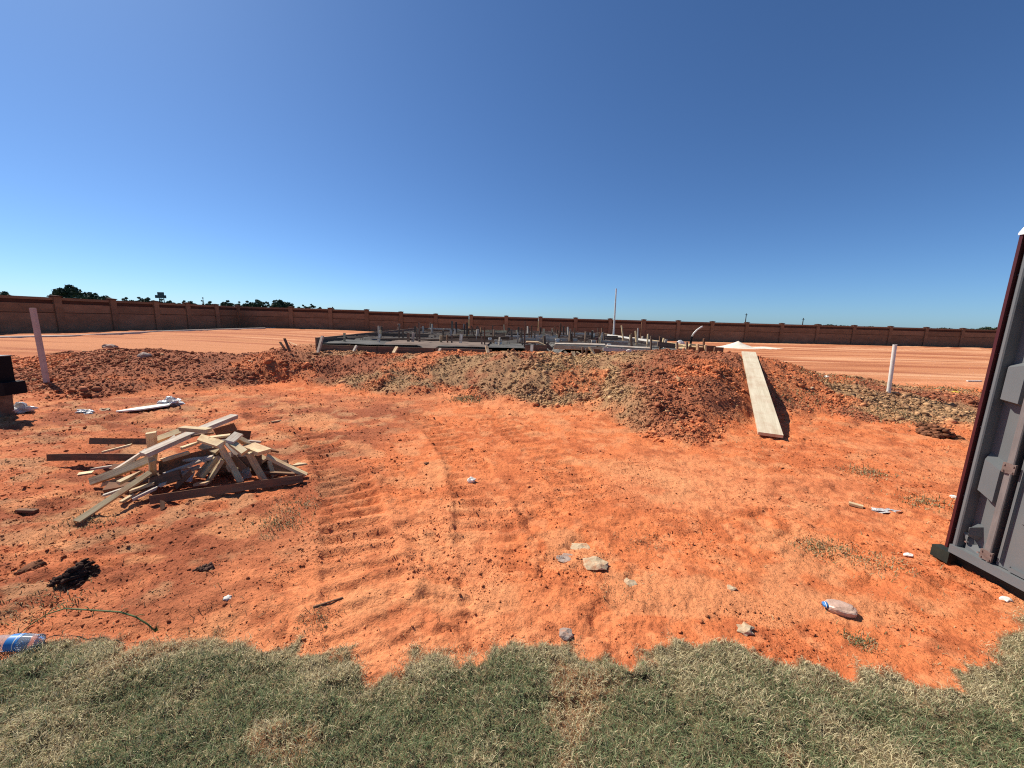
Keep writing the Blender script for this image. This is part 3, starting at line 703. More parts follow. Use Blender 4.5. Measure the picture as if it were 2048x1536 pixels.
# billboard
c = at_y(321, 592, 150)
bb = empty("billboard_sign", (c.x, 150, 0)); tag(bb, "dark two-tier billboard sign above the treetops at left", "billboard")
def rel(px, py): p = at_y(px, py, 150); return p.x - c.x, p.z
b = MB(); x0, z0 = rel(311, 596); x1, z1 = rel(331.5, 590.5); b.box(x0, x1, -0.15, 0.15, z0, z1); b.build("lower_panel", M['sign_blue'], bb)
b = MB(); x0, z0 = rel(315.5, 590); x1, z1 = rel(327, 584.5); b.box(x0, x1, -0.15, 0.15, z0, z1); b.build("upper_panel", M['sign_blue'], bb)
for dx in (-0.9, 0.9):
    b = MB(); b.tube([(dx, 0.3, -0.2), (dx, 0.3, z1 - 0.3)], 0.15, 8); b.build("pole", M['sign_blue'], bb)
for px, t_py, lab in [(1493, 627, "thin distant utility pole above the wall right of centre"), (1607, 636, "thicker distant utility pole above the wall farther right")]:
    t = at_y(px, t_py, 160)
    r = empty("utility_pole", (t.x, 160, 0)); tag(r, lab, "utility pole", "far utility poles")
    b = MB(); b.tube([(0, 0, -0.3), (0, 0, t.z)], [0.22, 0.15], 7); b.build("pole", M['bark'], r)
    b = MB(); b.box(-0.6, 0.6, -0.08, 0.08, t.z - 0.6, t.z - 0.45); b.build("crossarm", M['bark'], r)

# ------------------------------------------------------------------ boards
def board(name, p1, p2, w, t, roll, mat, parent=None, taper=0.0, jag=0.0):
    """box along p1-p2, width w, thickness t; roll 0 = lies flat; taper>0 points the p2 end over that length"""
    p1, p2 = Vector(p1), Vector(p2)
    d = p2 - p1; L = d.length; d.normalize()
    side = d.cross(Vector((0, 0, 1)))
    if side.length < 0.05: side = Vector((1, 0, 0))
    side.normalize(); up = side.cross(d)
    if up.z < 0: side, up = -side, -up
    b = MB()
    j = lambda: rnd.uniform(-jag, jag)
    hw, ht = w / 2, t / 2
    nseg = 1 if L < 0.15 or L > 3 else 5
    bow, cup = rnd.uniform(-0.006, 0.006) * (L > 0.3), rnd.uniform(-0.006, 0.006) * (L > 0.3)
    ends = L / 2 - taper
    xs = [(-L / 2 + (ends + L / 2) * i / nseg, 1) for i in range(nseg + 1)] + ([(L / 2, 0.18)] if taper else [])
    vs = []
    for i, (x, k) in enumerate(xs):
        e = 1 if i in (0, len(xs) - 1) else 0
        b1, b2 = bow * (1 - (2 * x / L) ** 2), cup * (1 - (2 * x / L) ** 2)
        for yy, zz in ((-hw, -ht), (hw, -ht), (hw, ht), (-hw, ht)): vs.append((x + j() * e, yy * k + b1, zz + b2))
    fs = [(3, 2, 1, 0)]
    for s in range(len(xs) - 1):
        for q in range(4): fs.append((s * 4 + q, s * 4 + (q + 1) % 4, s * 4 + 4 + (q + 1) % 4, s * 4 + 4 + q))
    e = (len(xs) - 1) * 4; fs.append((e, e + 1, e + 2, e + 3))
    b.add(vs, fs)
    o = b.build(name, mat, parent)
    Rm = Matrix((d, side, up)).transposed()
    if Rm.determinant() < 0: Rm = Matrix((d, -side, up)).transposed()
    mw = Matrix.Translation((p1 + p2) / 2) @ Rm.to_4x4() @ Matrix.Rotation(math.radians(roll), 4, 'X')
    if parent is not None: mw = Matrix.Translation(-Vector(parent.location)) @ mw
    o.matrix_basis = mw
    return o

# ------------------------------------------------------------------ the slab: forms, sheet, rebar, pipes
nX, nY = 110, 170
xs, ys = np.linspace(SX0 + 0.06, SX1 - 0.06, nX), np.linspace(SY0 + 0.06, SY1 - 0.06, nY)
PX, PY = np.meshgrid(xs, ys)
tren = np.maximum.reduce([np.exp(-((PY - c_) / 0.22) ** 4) for c_ in (12.6, 14.4, 16.6, 19.2, 21.8)] + [np.exp(-((PX - c_) / 0.2) ** 4) for c_ in (-2.4, 1.2, 3.6)])
PZ = 0.78 - 0.13 * tren + 0.05 * (fbm(PX * 1.5, PY * 5, 81, 4) - 0.5) + 0.05 * smooth(12.8, 15, PY)
idx = np.arange(nX * nY).reshape(nY, nX)
Fq = np.stack([idx[:-1, :-1], idx[:-1, 1:], idx[1:, 1:], idx[1:, :-1]], -1).reshape(-1, 4)
sheet = link("plastic_sheet", mesh_np("plastic_sheet", np.stack([PX, PY, PZ], -1).reshape(-1, 3), Fq, [M['poly']], smooth_shade=True))
tag(sheet, "wrinkled black plastic sheet spread inside the slab forms", "plastic sheet")
xs, ys = np.linspace(SX0 + 1.8, -0.75, 60), np.linspace(SY0 + 0.08, 12.1, 24)
PX, PY = np.meshgrid(xs, ys)
PZ = 0.825 + 0.05 * (fbm(PX * 2, PY * 4, 82, 3) - 0.5) - 0.13 * smooth(10.9, 10.55, PY)
idx = np.arange(60 * 24).reshape(24, 60)
Fq = np.stack([idx[:-1, :-1], idx[:-1, 1:], idx[1:, 1:], idx[1:, :-1]], -1).reshape(-1, 4)
tag(link("plastic_sheet", mesh_np("plastic_sheet", np.stack([PX, PY, PZ], -1).reshape(-1, 3), Fq, [M['poly_grey']], smooth_shade=True)), "plastic sheet coloured pale grey as if sunlit behind the front left form board", "plastic sheet")

forms = empty("slab_formwork", (0, SY0, 0.6)); tag(forms, "dark timber formwork of boards and stakes round the unpoured slab", "formwork")
def fboard(p1, p2, h, mat='form', t=0.045):
    a, b = Vector(p1), Vector(p2)
    a.z -= h / 2; b.z -= h / 2
    return board("form_board", a, b, h, t, 90, M[mat], forms)
for i in range(3): fboard((-5.42 + 1.62 * i, SY0 - 0.02 * i, 0.735), (-3.83 + 1.62 * i, SY0 - 0.02 * i, 0.725), 0.34)
for i in range(5): fboard((SX0 - 0.03 - 0.08 * i, SY0 + 2.82 * i, 0.93), (SX0 - 0.11 - 0.08 * i, SY0 + 2.8 * (i + 1), 0.93), 0.42)
for i in range(4): fboard((SX0 - 0.4 + 2.9 * i, SY1, 0.92), (SX0 - 0.4 + 2.88 * (i + 1), SY1, 0.90), 0.3)
for i in range(4): fboard((SX1 + 0.2 - 0.06 * i, SY0 + 0.3 + 3.5 * i, 0.90), (SX1 + 0.14 - 0.06 * i, SY0 + 0.3 + 3.48 * (i + 1), 0.90), 0.3, 'wood')
for a, b in (((-4.4, 12.2, 0.885), (-2.2, 12.2, 0.88)), ((-2.18, 12.22, 0.88), (-0.7, 12.22, 0.875))): fboard(a, b, 0.10)
def pxboard(name, x1, y1, x2, y2, Y, w, t, roll, mat, Y2=None):
    return board(name, at_y(x1, y1, Y), at_y(x2, y2, Y2 or Y), w, t, roll, M[mat], forms)
pxboard("form_board", 1108, 694, 1205, 698, 10.5, 0.10, 0.045, 70, 'wood'); pxboard("form_board", 1206, 699, 1304, 704, 10.55, 0.10, 0.045, 70, 'wood_grey')
pxboard("form_board", 1110, 688, 1210, 690, 11.2, 0.09, 0.045, 20, 'wood_grey'); pxboard("form_board", 1212, 692, 1300, 697, 11.0, 0.09, 0.045, 20, 'wood_grey')
pxboard("form_board", 1050, 699, 1094, 700, 10.3, 0.26, 0.045, 90, 'form'); pxboard("form_board", 1052, 684, 1078, 685, 10.4, 0.09, 0.04, 10, 'wood'); pxboard("form_board", 1075, 684, 1092, 692, 10.4, 0.08, 0.04, 10, 'wood')
pxboard("form_board", 1092, 688, 1104, 700, 10.35, 0.09, 0.04, 60, 'form')
pxboard("form_board", 1315, 688, 1350, 692, 11.0, 0.14, 0.045, 80, 'form'); pxboard("form_board", 1376, 700, 1392, 701, 10.3, 0.18, 0.045, 90, 'wood_brown')
pxboard("form_board", 1397, 700, 1412, 701, 10.2, 0.16, 0.045, 90, 'wood_brown'); pxboard("form_board", 1412, 697, 1430, 698, 10.4, 0.17, 0.045, 90, 'wood_brown'); pxboard("form_board", 1428, 699, 1446, 700, 10.2, 0.14, 0.05, 90, 'wood_brown')
pxboard("form_board", 1378, 689, 1412, 691, 10.9, 0.14, 0.04, 0, 'wood')
# braces and stakes
for x, yt, yb, dx, Y, w, mat in [(798,648,680,0,12.3,.045,'form'),(806,660,680,0,12.3,.06,'form'),(838,645,693,1,11.6,.055,'form'),(834,655,690,0,11.9,.04,'form'),(904,642,668,0,18,.10,'form'),(912,644,668,1,18,.08,'rebar'),
      (934,645,682,0,14,.06,'form'),(929,650,670,0,16,.05,'rebar'),(943,652,684,10,13,.04,'form'),(955,652,682,12,13,.04,'form'),(969,653,703,0,11,.035,'wood_brown'),(963,672,700,2,11,.05,'form'),(985,650,692,0,13,.04,'form'),
      (1035,664,690,0,13,.05,'wood_grey'),(1043,656,694,2,12,.05,'form'),(1050,643,702,-1,10.8,.045,'form'),(1058,655,690,1,13,.06,'wood_brown'),(1063,650,684,0,13,.05,'wood_brown'),(1070,664,684,-1,14,.05,'form'),
      (1121,647,672,0,17,.07,'wood_brown'),(1127,652,672,0,17,.07,'form'),(1133,655,674,0,17,.06,'form'),(1141,658,678,0,16,.07,'form'),(1149,656,676,0,16,.07,'wood_brown'),(1144,664,684,0,15,.05,'form'),(1204,656,684,0,14,.065,'wood_brown'),(1207,664,684,2,13.5,.05,'form'),
      (1194,680,695,0,11.5,.07,'wood_brown'),(1165,694,708,0,10.4,.07,'form'),(1173,696,712,0,10.3,.10,'form'),(1243,651,684,5,14,.065,'wood'),(1271,662,686,2,13.5,.075,'wood'),(1276,656,684,-1,13.4,.025,'wood_grey'),(1296,668,692,-1,12.5,.045,'wood'),
      (1302,672,702,0,11,.07,'form'),(1320,673,700,-1,11.5,.05,'wood_brown'),(1354,684,702,0,10.5,.07,'form'),(1374,684,704,0,10.4,.06,'form'),(1408,677,702,0,10.6,.05,'wood_brown'),(1395,688,704,0,10.15,.10,'wood'),(1411,690,704,0,10.15,.05,'wood')]:
    board("stake", at_y(x, yt, Y), at_y(x + dx, yb + 4, Y), w, 0.04, 0, M[mat], forms)
for x1, y1, x2, y2, Y, w, mat in [(645,672,635,709,10.38,.10,'wood_grey'),(713,691,703,710,10.36,.07,'wood_grey'),(760,668,755,694,11.6,.08,'wood_grey'),(794,694,787,706,10.3,.09,'wood'),(881,697,875,710,10.3,.07,'wood_grey'),(923,668,919,697,11.6,.085,'wood_grey'),
      (973,692,976,706,10.25,.08,'wood'),(1064,690,1063,708,10.2,.08,'wood_grey'),(1129,703,1147,722,9.9,.09,'wood'),(1146,703,1147,720,9.85,.10,'wood'),(1153,704,1170,714,10.1,.06,'wood'),(1178,694,1191,712,10.1,.07,'wood'),(1202,705,1224,711,10.0,.06,'wood')]:
    board("brace", at_y(x1, y1, Y), at_y(x2, y2, Y - 0.15), w, 0.04, 0, M[mat], forms)
pxboard("form_board", 1187, 703, 1200, 704, 10.2, 0.15, 0.05, 90, 'wood_brown')
pxboard("form_board", 1150, 712, 1168, 716, 10.0, 0.17, 0.04, 80, 'wood_brown')
rs = random.Random(5)
for yy in (12.9, 14.7, 16.9, 19.5, 22.1):
    x0 = SX0 + 0.5
    while x0 < SX1 - 1.0:
        L_b = rs.uniform(1.2, 2.6); x1 = min(x0 + L_b, SX1 - 0.3)
        if rs.random() < 0.75: fboard((x0, yy + rs.uniform(-.15, .15), 0.97 + rs.uniform(-.03, .04)), (x1, yy + rs.uniform(-.15, .15), 0.97 + rs.uniform(-.03, .04)), 0.13, rs.choice(['form', 'wood_grey', 'wood_grey', 'wood_brown', 'wood']))
        x0 = x1 + rs.uniform(0.05, 0.6)
for k in range(70):
    xx, yy = rs.uniform(SX0 + 0.3, SX1 - 0.3), rs.choice((11.4, 12.9, 14.7, 16.9, 19.5, 22.1)) + rs.uniform(-0.2, 0.2)
    board("stake", (xx + rs.uniform(-.05, .05), yy, 1.02 + rs.uniform(0, 0.28) * (1 if yy > 12 else .4)), (xx, yy, 0.72), 0.075, 0.04, rs.uniform(0, 90), M[rs.choice(['form', 'form', 'wood_brown', 'wood_grey', 'wood'])], forms)
# rebar mat: one mesh of thin bars on the sheet
rb = MB()
for yy in np.arange(11.3, 24.2, 0.62): rb.tube([(SX0 + 0.2, yy, 0.90), (SX1 - 0.2, yy, 0.90)], 0.009, 4, False)
for xx in np.arange(SX0 + 0.3, SX1, 0.62): rb.tube([(xx, 12.4, 0.915), (xx, SY1 - 0.2, 0.915)], 0.009, 4, False)
for yy in (12.6, 14.4, 16.6, 19.2, 21.8):
    for xx in np.arange(SX0 + 0.4, SX1, 0.7): rb.tube([(xx, yy - 0.1, 0.92), (xx, yy - 0.1, 0.70), (xx, yy + 0.1, 0.70), (xx, yy + 0.1, 0.92)], 0.008, 4, False)
tag(rb.build("rebar_mat", M['rebar']), "rusty rebar mesh laid over the black sheet inside the forms", "rebar", kind="stuff")
# pipes and small things in the slab
def riser(px, yt, yb, Y, r, mat, label, lean=0.0):
    a, b_ = at_y(px, yb, Y), at_y(px + lean, yt, Y)
    a.z = min(a.z, 0.80)
    m = MB(); m.tube([a, (a + b_) / 2, b_], r, 10); m.tube([b_ - Vector((0, 0, .03)), b_ + Vector((0, 0, .004))], r * 1.25, 10)
    o = m.build("plumbing_riser", M[mat]); return tag(o, label, "pipe", "plumbing risers in the slab")
riser(862, 656, 664, 20, .05, 'pvc', "short white pipe stub near the back left of the slab")
riser(798, 648, 660, 20, .05, 'pvc', "thin white pipe standing at the left slab edge")
riser(980, 676, 690, 12.4, .05, 'foil', "shiny pipe stub left of the dark tall stake")
riser(992, 680, 689, 12.2, .04, 'pvc', "white pipe stub second right of the thin stake")
riser(1001, 680, 689, 12.2, .04, 'pvc', "white pipe stub third right of the thin stake")
riser(1115, 678, 688, 12.0, .06, 'foil', "shiny crumpled pipe end in the slab middle")
riser(1186, 668, 676, 16, .06, 'pvc', "white pipe end lying low right of the slab middle")
riser(1218, 688, 696, 11.3, .05, 'pvc', "grey-white pipe stub behind the front right boards")
riser(1195, 676, 690, 12, .05, 'maroon', "dark purple pipe stub in the slab right half")
riser(1322, 676, 690, 11.8, .03, 'rebar', "thin rusty pipe at the right slab corner")
a, b_ = at_y(1227, 672, 18.6), at_y(1232.5, 577, 18.6)
m = MB(); m.tube([Vector((a.x, a.y, 0.7)), (a + b_) / 2, b_], [.045, .04, .03], 10); o = m.build("tall_mast", M['pvc'])
tag(o, "tall slim pale mast rising from the back of the slab", "mast")
pts = [at_y(px, py, 11.5) for px, py in [(1381, 690), (1382, 680), (1384, 673), (1388, 666), (1394, 660), (1401, 655), (1405, 653)]]
root = empty("bent_conduit", (pts[0].x, pts[0].y, 0.6)); tag(root, "bent white conduit curving up at the right slab corner", "conduit")
m = MB(); m.tube([p - root.location for p in pts[2:]], .024, 10); m.build("white_tube", M['pvc'], root, smooth_shade=True)
m = MB(); m.tube([Vector((0, 0, -0.1)), pts[1] - root.location, pts[2] - root.location], .032, 10); m.build("dark_sleeve", M['black'], root)
# added white strip that paints the sunlit edge of the right form
board_o = board("white_strip", at_y(1216, 670, 18.4), at_y(1302, 682, 13.6), 0.09, 0.06, 0, M['pvc']); tag(board_o, "added long white strip standing in for the sunlit back right form edge", "pipe")
# sand heap far right
hp = at_z(1474, 688, 0.0)
hx, hy = np.meshgrid(np.linspace(-1, 1, 41), np.linspace(-1, 1, 41))
rr = np.hypot(hx, hy); cx, cy = at_y(1476, 686, 27)[:2]
hz = 0.48 * np.where(rr < 1, np.clip(1 - rr, 0, 1) ** 1.35, -0.08) + 0.05 * (fbm(hx * 4, hy * 4, 91, 3) - .5)
hz = np.where(rr > 1, -0.1, hz)
SXh = 1.45
vx, vy = hx * SXh + cx, hy * SXh * 0.9 + cy
vz = hz + height(vx, vy, False)
idx = np.arange(41 * 41).reshape(41, 41)
Fq = np.stack([idx[:-1, :-1], idx[:-1, 1:], idx[1:, 1:], idx[1:, :-1]], -1).reshape(-1, 4)
tag(link("sand_heap", mesh_np("sand_heap", np.stack([vx, vy, vz], -1).reshape(-1, 3), Fq, [M['sand']], smooth_shade=True)), "small white sand heap on the graded field beyond the slab", "sand heap")
vx2, vy2 = hx * 1.5 + cx + 2.2, hy * 1.0 + cy + 0.4
vz2 = 0.13 * np.clip(1 - rr, -0.3, 1) + height(vx2, vy2, False)
tag(link("sand_heap", mesh_np("sand_heap", np.stack([vx2, vy2, vz2], -1).reshape(-1, 3), Fq, [M['sand']], smooth_shade=True)), "low pale sand spread right of the white heap", "sand heap")

# ------------------------------------------------------------------ posts and plank
a = on_ground(92, 766); b_ = at_y(67, 616, a.y)
o = board("marker_post", b_, a - Vector((0, 0, 0.25)), 0.078, 0.05, 0, M['post_paint']); tag(o, "pale square marker post leaning at the far left", "post")
a = on_ground(1777, 784); b_ = at_y(1790, 689, a.y)
m = MB(); dn = (a - b_).normalized(); m.tube([a + dn * 0.3, b_], 0.034, 16, False); m.tube([b_, b_ + dn * 0.15], 0.028, 16, False); 
m.add([b_ + dn * 0.05 + Vector((0.030 * math.cos(k * math.pi / 8), 0.030 * math.sin(k * math.pi / 8), 0)) for k in range(16)], [tuple(range(16))])
tag(m.build("drain_pipe", M['pvc'], smooth_shade=False), "white plastic pipe standing upright in the bank at right", "pipe")
a, b_ = PLANK_A, PLANK_B
o = board("scaffold_plank", a, b_, 0.295, 0.045, 0, M['plank']); tag(o, "long wide pale plank laid as a ramp up the bank", "plank")

# ------------------------------------------------------------------ scrap lumber pile: every piece a thing
PILE = [
 # label, (px,py,z) , (px,py,z), width, thick, roll, material, taper
 ("long weathered two-by-six lying on top of the scrap pile", (286,910,.33), (470,832,.47), .135, .045, 0, 'wood_grey', 0),
 ("short two-by-four lying across the long top board of the pile", (364,857,.50), (417,861,.50), .085, .04, 0, 'wood', 0),
 ("brown two-by-four sticking out level to the left at the pile's back", (181,882,.15), (330,884,.20), .085, .04, 70, 'wood_brown', 0),
 ("short pale board standing upright at the pile's back left", (302,865,.38), (306,905,.16), .10, .035, 20, 'wood', 0),
 ("split dark two-by-four reaching farthest left from the pile", (97,915,.06), (270,916,.12), .088, .04, 75, 'wood_brown', 0),
 ("wide grey plank sloping down left under the long top board", (212,953,.08), (290,902,.27), .14, .03, 0, 'wood_grey', 0),
 ("two-by-four with square end pointing left at the pile's front left", (182,964,.05), (310,915,.26), .088, .04, 60, 'wood', 0),
 ("small pointed stake lying below the square-ended two-by-four", (204,969,.035), (244,958,.05), .05, .03, 0, 'wood', .10),
 ("longest thin stake reaching toward the grass at lower left", (152,1044,.015), (302,944,.17), .055, .03, 30, 'wood', 0),
 ("splintered pale stake crossing over the long thin one", (238,966,.11), (286,942,.15), .07, .03, 0, 'wood', .12),
 ("upper of three short parallel slats at the pile's front left", (262,982,.06), (306,967,.09), .05, .025, 0, 'wood', 0),
 ("middle of three short parallel slats at the pile's front left", (266,998,.035), (312,976,.06), .035, .025, 0, 'wood_grey', 0),
 ("lowest of three short parallel slats at the pile's front left", (243,1004,.02), (268,989,.03), .035, .025, 0, 'wood', 0),
 ("shaded upright block under the long top board's near end", (304,919,.28), (304,962,.03), .06, .05, 0, 'wood', 0),
 ("long brown board lying along the pile's front edge", (300,1000,.05), (606,957,.035), .09, .04, 72, 'wood_brown', 0),
 ("stubby stake end poking from under the front board", (325,1004,.05), (326,1022,.0), .035, .035, 0, 'wood_brown', 0),
 ("grey slat sloping up right behind the clear plastic scrap", (318,972,.07), (396,935,.13), .05, .025, 0, 'wood_grey', 0),
 ("wide yellowish board end leaning at the pile's centre", (398,955,.05), (430,915,.20), .14, .04, 0, 'wood', 0),
 ("narrow stake leaning right beside the yellowish board end", (413,968,.0), (444,922,.20), .055, .035, 20, 'wood', 0),
 ("pointed stake leaning down right at the pile's centre", (443,897,.30), (482,966,.0), .062, .04, 15, 'wood', 0),
 ("second leaning stake right of the pile's centre", (497,906,.28), (529,962,.0), .062, .04, 15, 'wood', 0),
 ("short two-by-four block with end grain facing right near the top", (400,876,.40), (444,890,.36), .088, .045, 30, 'wood', 0),
 ("short block leaning right beside the top of the pile", (464,886,.36), (490,907,.29), .075, .05, 20, 'wood', 0),
 ("square yellow board offcut lying flat at the pile's right", (497,893,.29), (530,905,.27), .16, .045, 0, 'wood', 0),
 ("pale stake sloping down to the pile's right end", (534,913,.22), (612,951,.03), .06, .035, 0, 'wood', 0),
 ("triangular green-tinged offcut at the pile's far right", (588,930,.08), (614,928,.10), .09, .02, 0, 'wood', .10),
 ("grey torn offcut near the top right of the pile", (458,884,.38), (478,869,.42), .12, .02, 10, 'wood_grey', 0),
 ("pale flat offcut just right of the long top board", (420,876,.40), (458,871,.41), .08, .02, 0, 'wood', 0),
 ("pale flat offcut just below the long top board's middle", (361,897,.25), (400,884,.29), .08, .025, 0, 'wood', .08),
 ("dark board poking out at the pile's back right", (432,864,.34), (470,853,.36), .10, .04, 70, 'wood_brown', 0),
 ("dark low board behind the pile at right", (440,868,.28), (500,872,.20), .14, .04, 75, 'wood_brown', 0),
 ("pale two-by-four partly hidden behind the long top board", (306,882,.25), (366,861,.34), .088, .04, 40, 'wood', 0),
 ("thin slat between the two left-pointing boards", (204,905,.10), (262,890,.16), .04, .025, 0, 'wood', 0),
 ("pinkish board stub in shade at the pile's lower right", (487,930,.12), (496,957,.0), .085, .03, 0, 'wood_grey', 0),
 ("yellow offcut propped under the right stake", (540,924,.12), (550,953,.0), .06, .03, 0, 'wood', 0),
 ("added dark board standing in for shade in the middle of the pile", (318,935,.16), (440,905,.22), .14, .045, 70, 'wood_brown', 0),  # dark board added to darken the pile's shaded interior
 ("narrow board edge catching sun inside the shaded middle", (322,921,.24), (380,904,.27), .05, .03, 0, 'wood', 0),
 ("dark board lying low under the pile's right half", (420,940,.06), (575,930,.06), .14, .045, 30, 'wood_brown', 0),  # this and the next: dark boards added as shade under the pile
 ("dark board lying low under the pile's left half", (215,975,.03), (345,950,.10), .14, .045, 20, 'wood_brown', 0),
 ("short slat lying flat behind the front board", (392,968,.03), (416,966,.04), .06, .025, 0, 'wood', 0),
 ("grey slat resting against the upright pale board", (322,893,.30), (352,872,.36), .05, .02, 0, 'wood_grey', 0),
 ("thin brown lath crossing under the short top two-by-four", (352,880,.36), (428,866,.42), .035, .02, 0, 'wood_brown', 0),
 ("weathered lath slanting below the torn grey offcut", (446,880,.33), (474,912,.20), .04, .025, 20, 'wood_grey', 0),
 ("grey lath lying across the pile's right shoulder", (470,880,.30), (520,884,.24), .045, .02, 0, 'wood_grey', 0),
 ("thin stake poking right from behind the yellow offcut", (500,886,.22), (556,905,.16), .04, .025, 10, 'wood_brown', .08),
 ("short grey stub low between the two leaning stakes", (470,940,.08), (500,947,.05), .06, .03, 25, 'wood_grey', 0),
 ("brown lath lying low along the pile's right toe", (520,944,.05), (592,948,.03), .045, .025, 0, 'wood_brown', 0),
 ("thin grey lath lying along the pile's left flank", (186,938,.05), (276,926,.12), .04, .02, 0, 'wood_grey', 0),
 ("short brown offcut jammed under the wide grey plank", (226,934,.08), (262,938,.10), .07, .035, 40, 'wood_brown', 0),
 ("splintered lath tip sticking out at lower left of the pile", (206,992,.02), (262,972,.06), .04, .02, 0, 'wood_grey', 0),
 ("grey lath bridging the dark middle toward the plastic bag", (330,948,.14), (400,922,.20), .04, .025, 15, 'wood_grey', 0),
 ("narrow brown lath standing on edge beside the plastic bag", (352,976,.03), (384,942,.16), .05, .02, 60, 'wood_brown', 0),
 ("short yellow offcut wedged under the short top block", (404,892,.28), (436,903,.24), .085, .035, 25, 'wood', 0),
 ("tan block end wedged below the square yellow offcut", (505,910,.18), (528,922,.14), .10, .045, 30, 'wood', 0),
 ("brown offcut in the gap right of the first leaning stake", (466,915,.20), (488,938,.10), .08, .04, 50, 'wood_brown', 0),
 ("added dark filler standing in for shade behind the two leaning stakes", (446,925,.16), (520,920,.16), .13, .04, 70, 'wood_brown', 0),  # this and the next two: dark fillers added as shade in the gaps
 ("added dark filler standing in for shade below the pale right stake", (536,928,.10), (584,940,.05), .12, .03, 60, 'wood_brown', 0),
 ("added dark filler standing in for shade left of the plastic bag", (300,968,.08), (360,950,.13), .12, .04, 60, 'wood_brown', 0),
 ("tan wedge at the pile's top right shoulder", (474,876,.38), (500,890,.30), .07, .04, 20, 'wood', .05),
 ("pale chip sitting between the long top board and the upright board", (318,898,.24), (338,888,.28), .06, .03, 0, 'wood', 0),
 ("thin flat yellow scrap on the sand left of the pile", (157,948,.008), (184,944,.012), .09, .01, 0, 'wood', 0),
]
for lab, p, q, w, t, rl, mt, tp in PILE:
    a, b_ = at_z(*p), at_z(*q)
    ga, gb = gz(a.x, a.y), gz(b_.x, b_.y)
    a.z += max(ga, 0) * 0.5; b_.z += max(gb, 0) * 0.5
    o = board("scrap_board", a, b_, w * 0.76, t * 0.85, rl, M[mt], None, tp, 0.014)
    tag(o, lab, "board", "scrap lumber pile")
rp = random.Random(23)
for k in range(11):
    ux, uy = rp.uniform(-0.42, 0.38), rp.uniform(-0.10, 0.16)
    cx, cy = -2.78 + ux, 3.36 + uy
    zz = 0.05 + max(0.0, 0.27 - 0.42 * abs(ux) - 0.5 * abs(uy)) * rp.uniform(0.4, 1.0)
    an, ln, tl = rp.uniform(0, math.pi), rp.uniform(0.12, 0.28), rp.uniform(-0.4, 0.4)
    dv = Vector((math.cos(an) * math.cos(tl), math.sin(an) * math.cos(tl), math.sin(tl))) * ln / 2
    if abs(dv.z) > zz: dv.z = math.copysign(zz * 0.9, dv.z)
    o = board("scrap_board", Vector((cx, cy, zz)) - dv, Vector((cx, cy, zz)) + dv, rp.choice((.038, .06, .085)), rp.choice((.02, .035)), rp.uniform(-40, 70), M[rp.choice(['wood_grey', 'wood_brown', 'wood', 'wood_grey'])], None, rp.choice((0, 0, .06)), 0.02)
    tag(o, "short weathered offcut jumbled in the middle of the scrap pile", "board", "scrap lumber pile")
# loose wood about the bank
for lab, x1, y1, x2, y2, w, mt in [("thin pale batten lying on the bank left of the slab", 497,722,588,744,.035,'wood'), ("dark stub stake leaning left of the slab corner", 569,677,580,703,.06,'wood_brown'),
      ("second dark stub stake close left of the slab corner", 560,684,572,702,.05,'wood_brown'), ("pale stick lying left of the slab corner", 577,684,606,696,.025,'wood'),
      ("dark flat stick on the sand at the left edge", 36,1023,74,1024,.03,'wood_brown'), ("thin dark twig on the sand near the grass", 626,1215,686,1196,.008,'wood_brown'), 
      ("small pale wood scrap on the sand toward the toilet", 1697,1008,1726,1016,.045,'wood'), ("pale flat stick right of the lumber pile", 543,845,562,842,.02,'wood')]:
    th = min(0.02, w * 0.8); a, b_ = on_ground(x1, y1, th * .5), on_ground(x2, y2, th * .5)
    if 'stub' in lab:
        a = at_y(x1, y1, 9.4); b_ = at_y(x2, y2, 9.3)
    tag(board("wood_scrap", a, b_, w, th, 0, M[mt]), lab, "wood scrap")

# ------------------------------------------------------------------ stones, litter
def lump(name, px, py, wpx, hpx, mat, label, cat, flat=0.6, seed=0, sub=2, jag=0.22, yaw=0.0, sq=0.0):
    import bmesh
    c = on_ground(px, py)
    dist = math.hypot(c.y, 0) * 1.0
    dvec = Vector((c.x, c.y, c.z - EYE)).length
    zc_ = c.y * math.cos(PITCH) + (EYE - c.z) * math.sin(PITCH)
    wd = wpx / FPX * zc_
    bm = bmesh.new(); bmesh.ops.create_icosphere(bm, subdivisions=sub, radius=0.5)
    r = np.random.default_rng(seed + int(px))
    ph = r.uniform(0, 6.28, (4, 3)); fq = r.uniform(2, 6, (4, 3))
    for v in bm.verts:
        n = v.co.normalized()
        k = 1 + jag * sum(math.sin(fq[i][0] * n.x + ph[i][0]) * math.sin(fq[i][1] * n.y + ph[i][1]) * math.sin(fq[i][2] * n.z + ph[i][2]) for i in range(4)) + r.uniform(-.5, .5) * jag * 0.5
        co = n * 0.5 * k
        if sq: co = Vector([math.copysign(abs(cc * 2) ** (1 - sq) / 2, cc) for cc in co])
        v.co = Vector((co.x * wd, co.y * wd * hpx / 100.0, max(co.z, -0.28) * wd * flat))
    me = bpy.data.meshes.new(name); bm.to_mesh(me); bm.free(); me.materials.append(M[mat])
    o = link(name, me, None, (c.x, c.y, c.z + wd * flat * (0.06 if 'stone' in name else 0.2))); o.rotation_euler.z = yaw
    return tag(o, label, cat)
lump("stone_slab", 1160, 1096, 46, 75, 'stone', "flat pale stone half buried, rear of the pair in the sand", "stone", .22, 1)
lump("stone_slab", 1190, 1128, 54, 70, 'stone', "flat pale stone in the sand, front of the pair", "stone", .28, 2)
lump("stone_slab", 1132, 1117, 34, 70, 'stone_grey', "crumbled grey-brown stone beside the pair of pale stones", "stone", .2, 3, 3, .35)
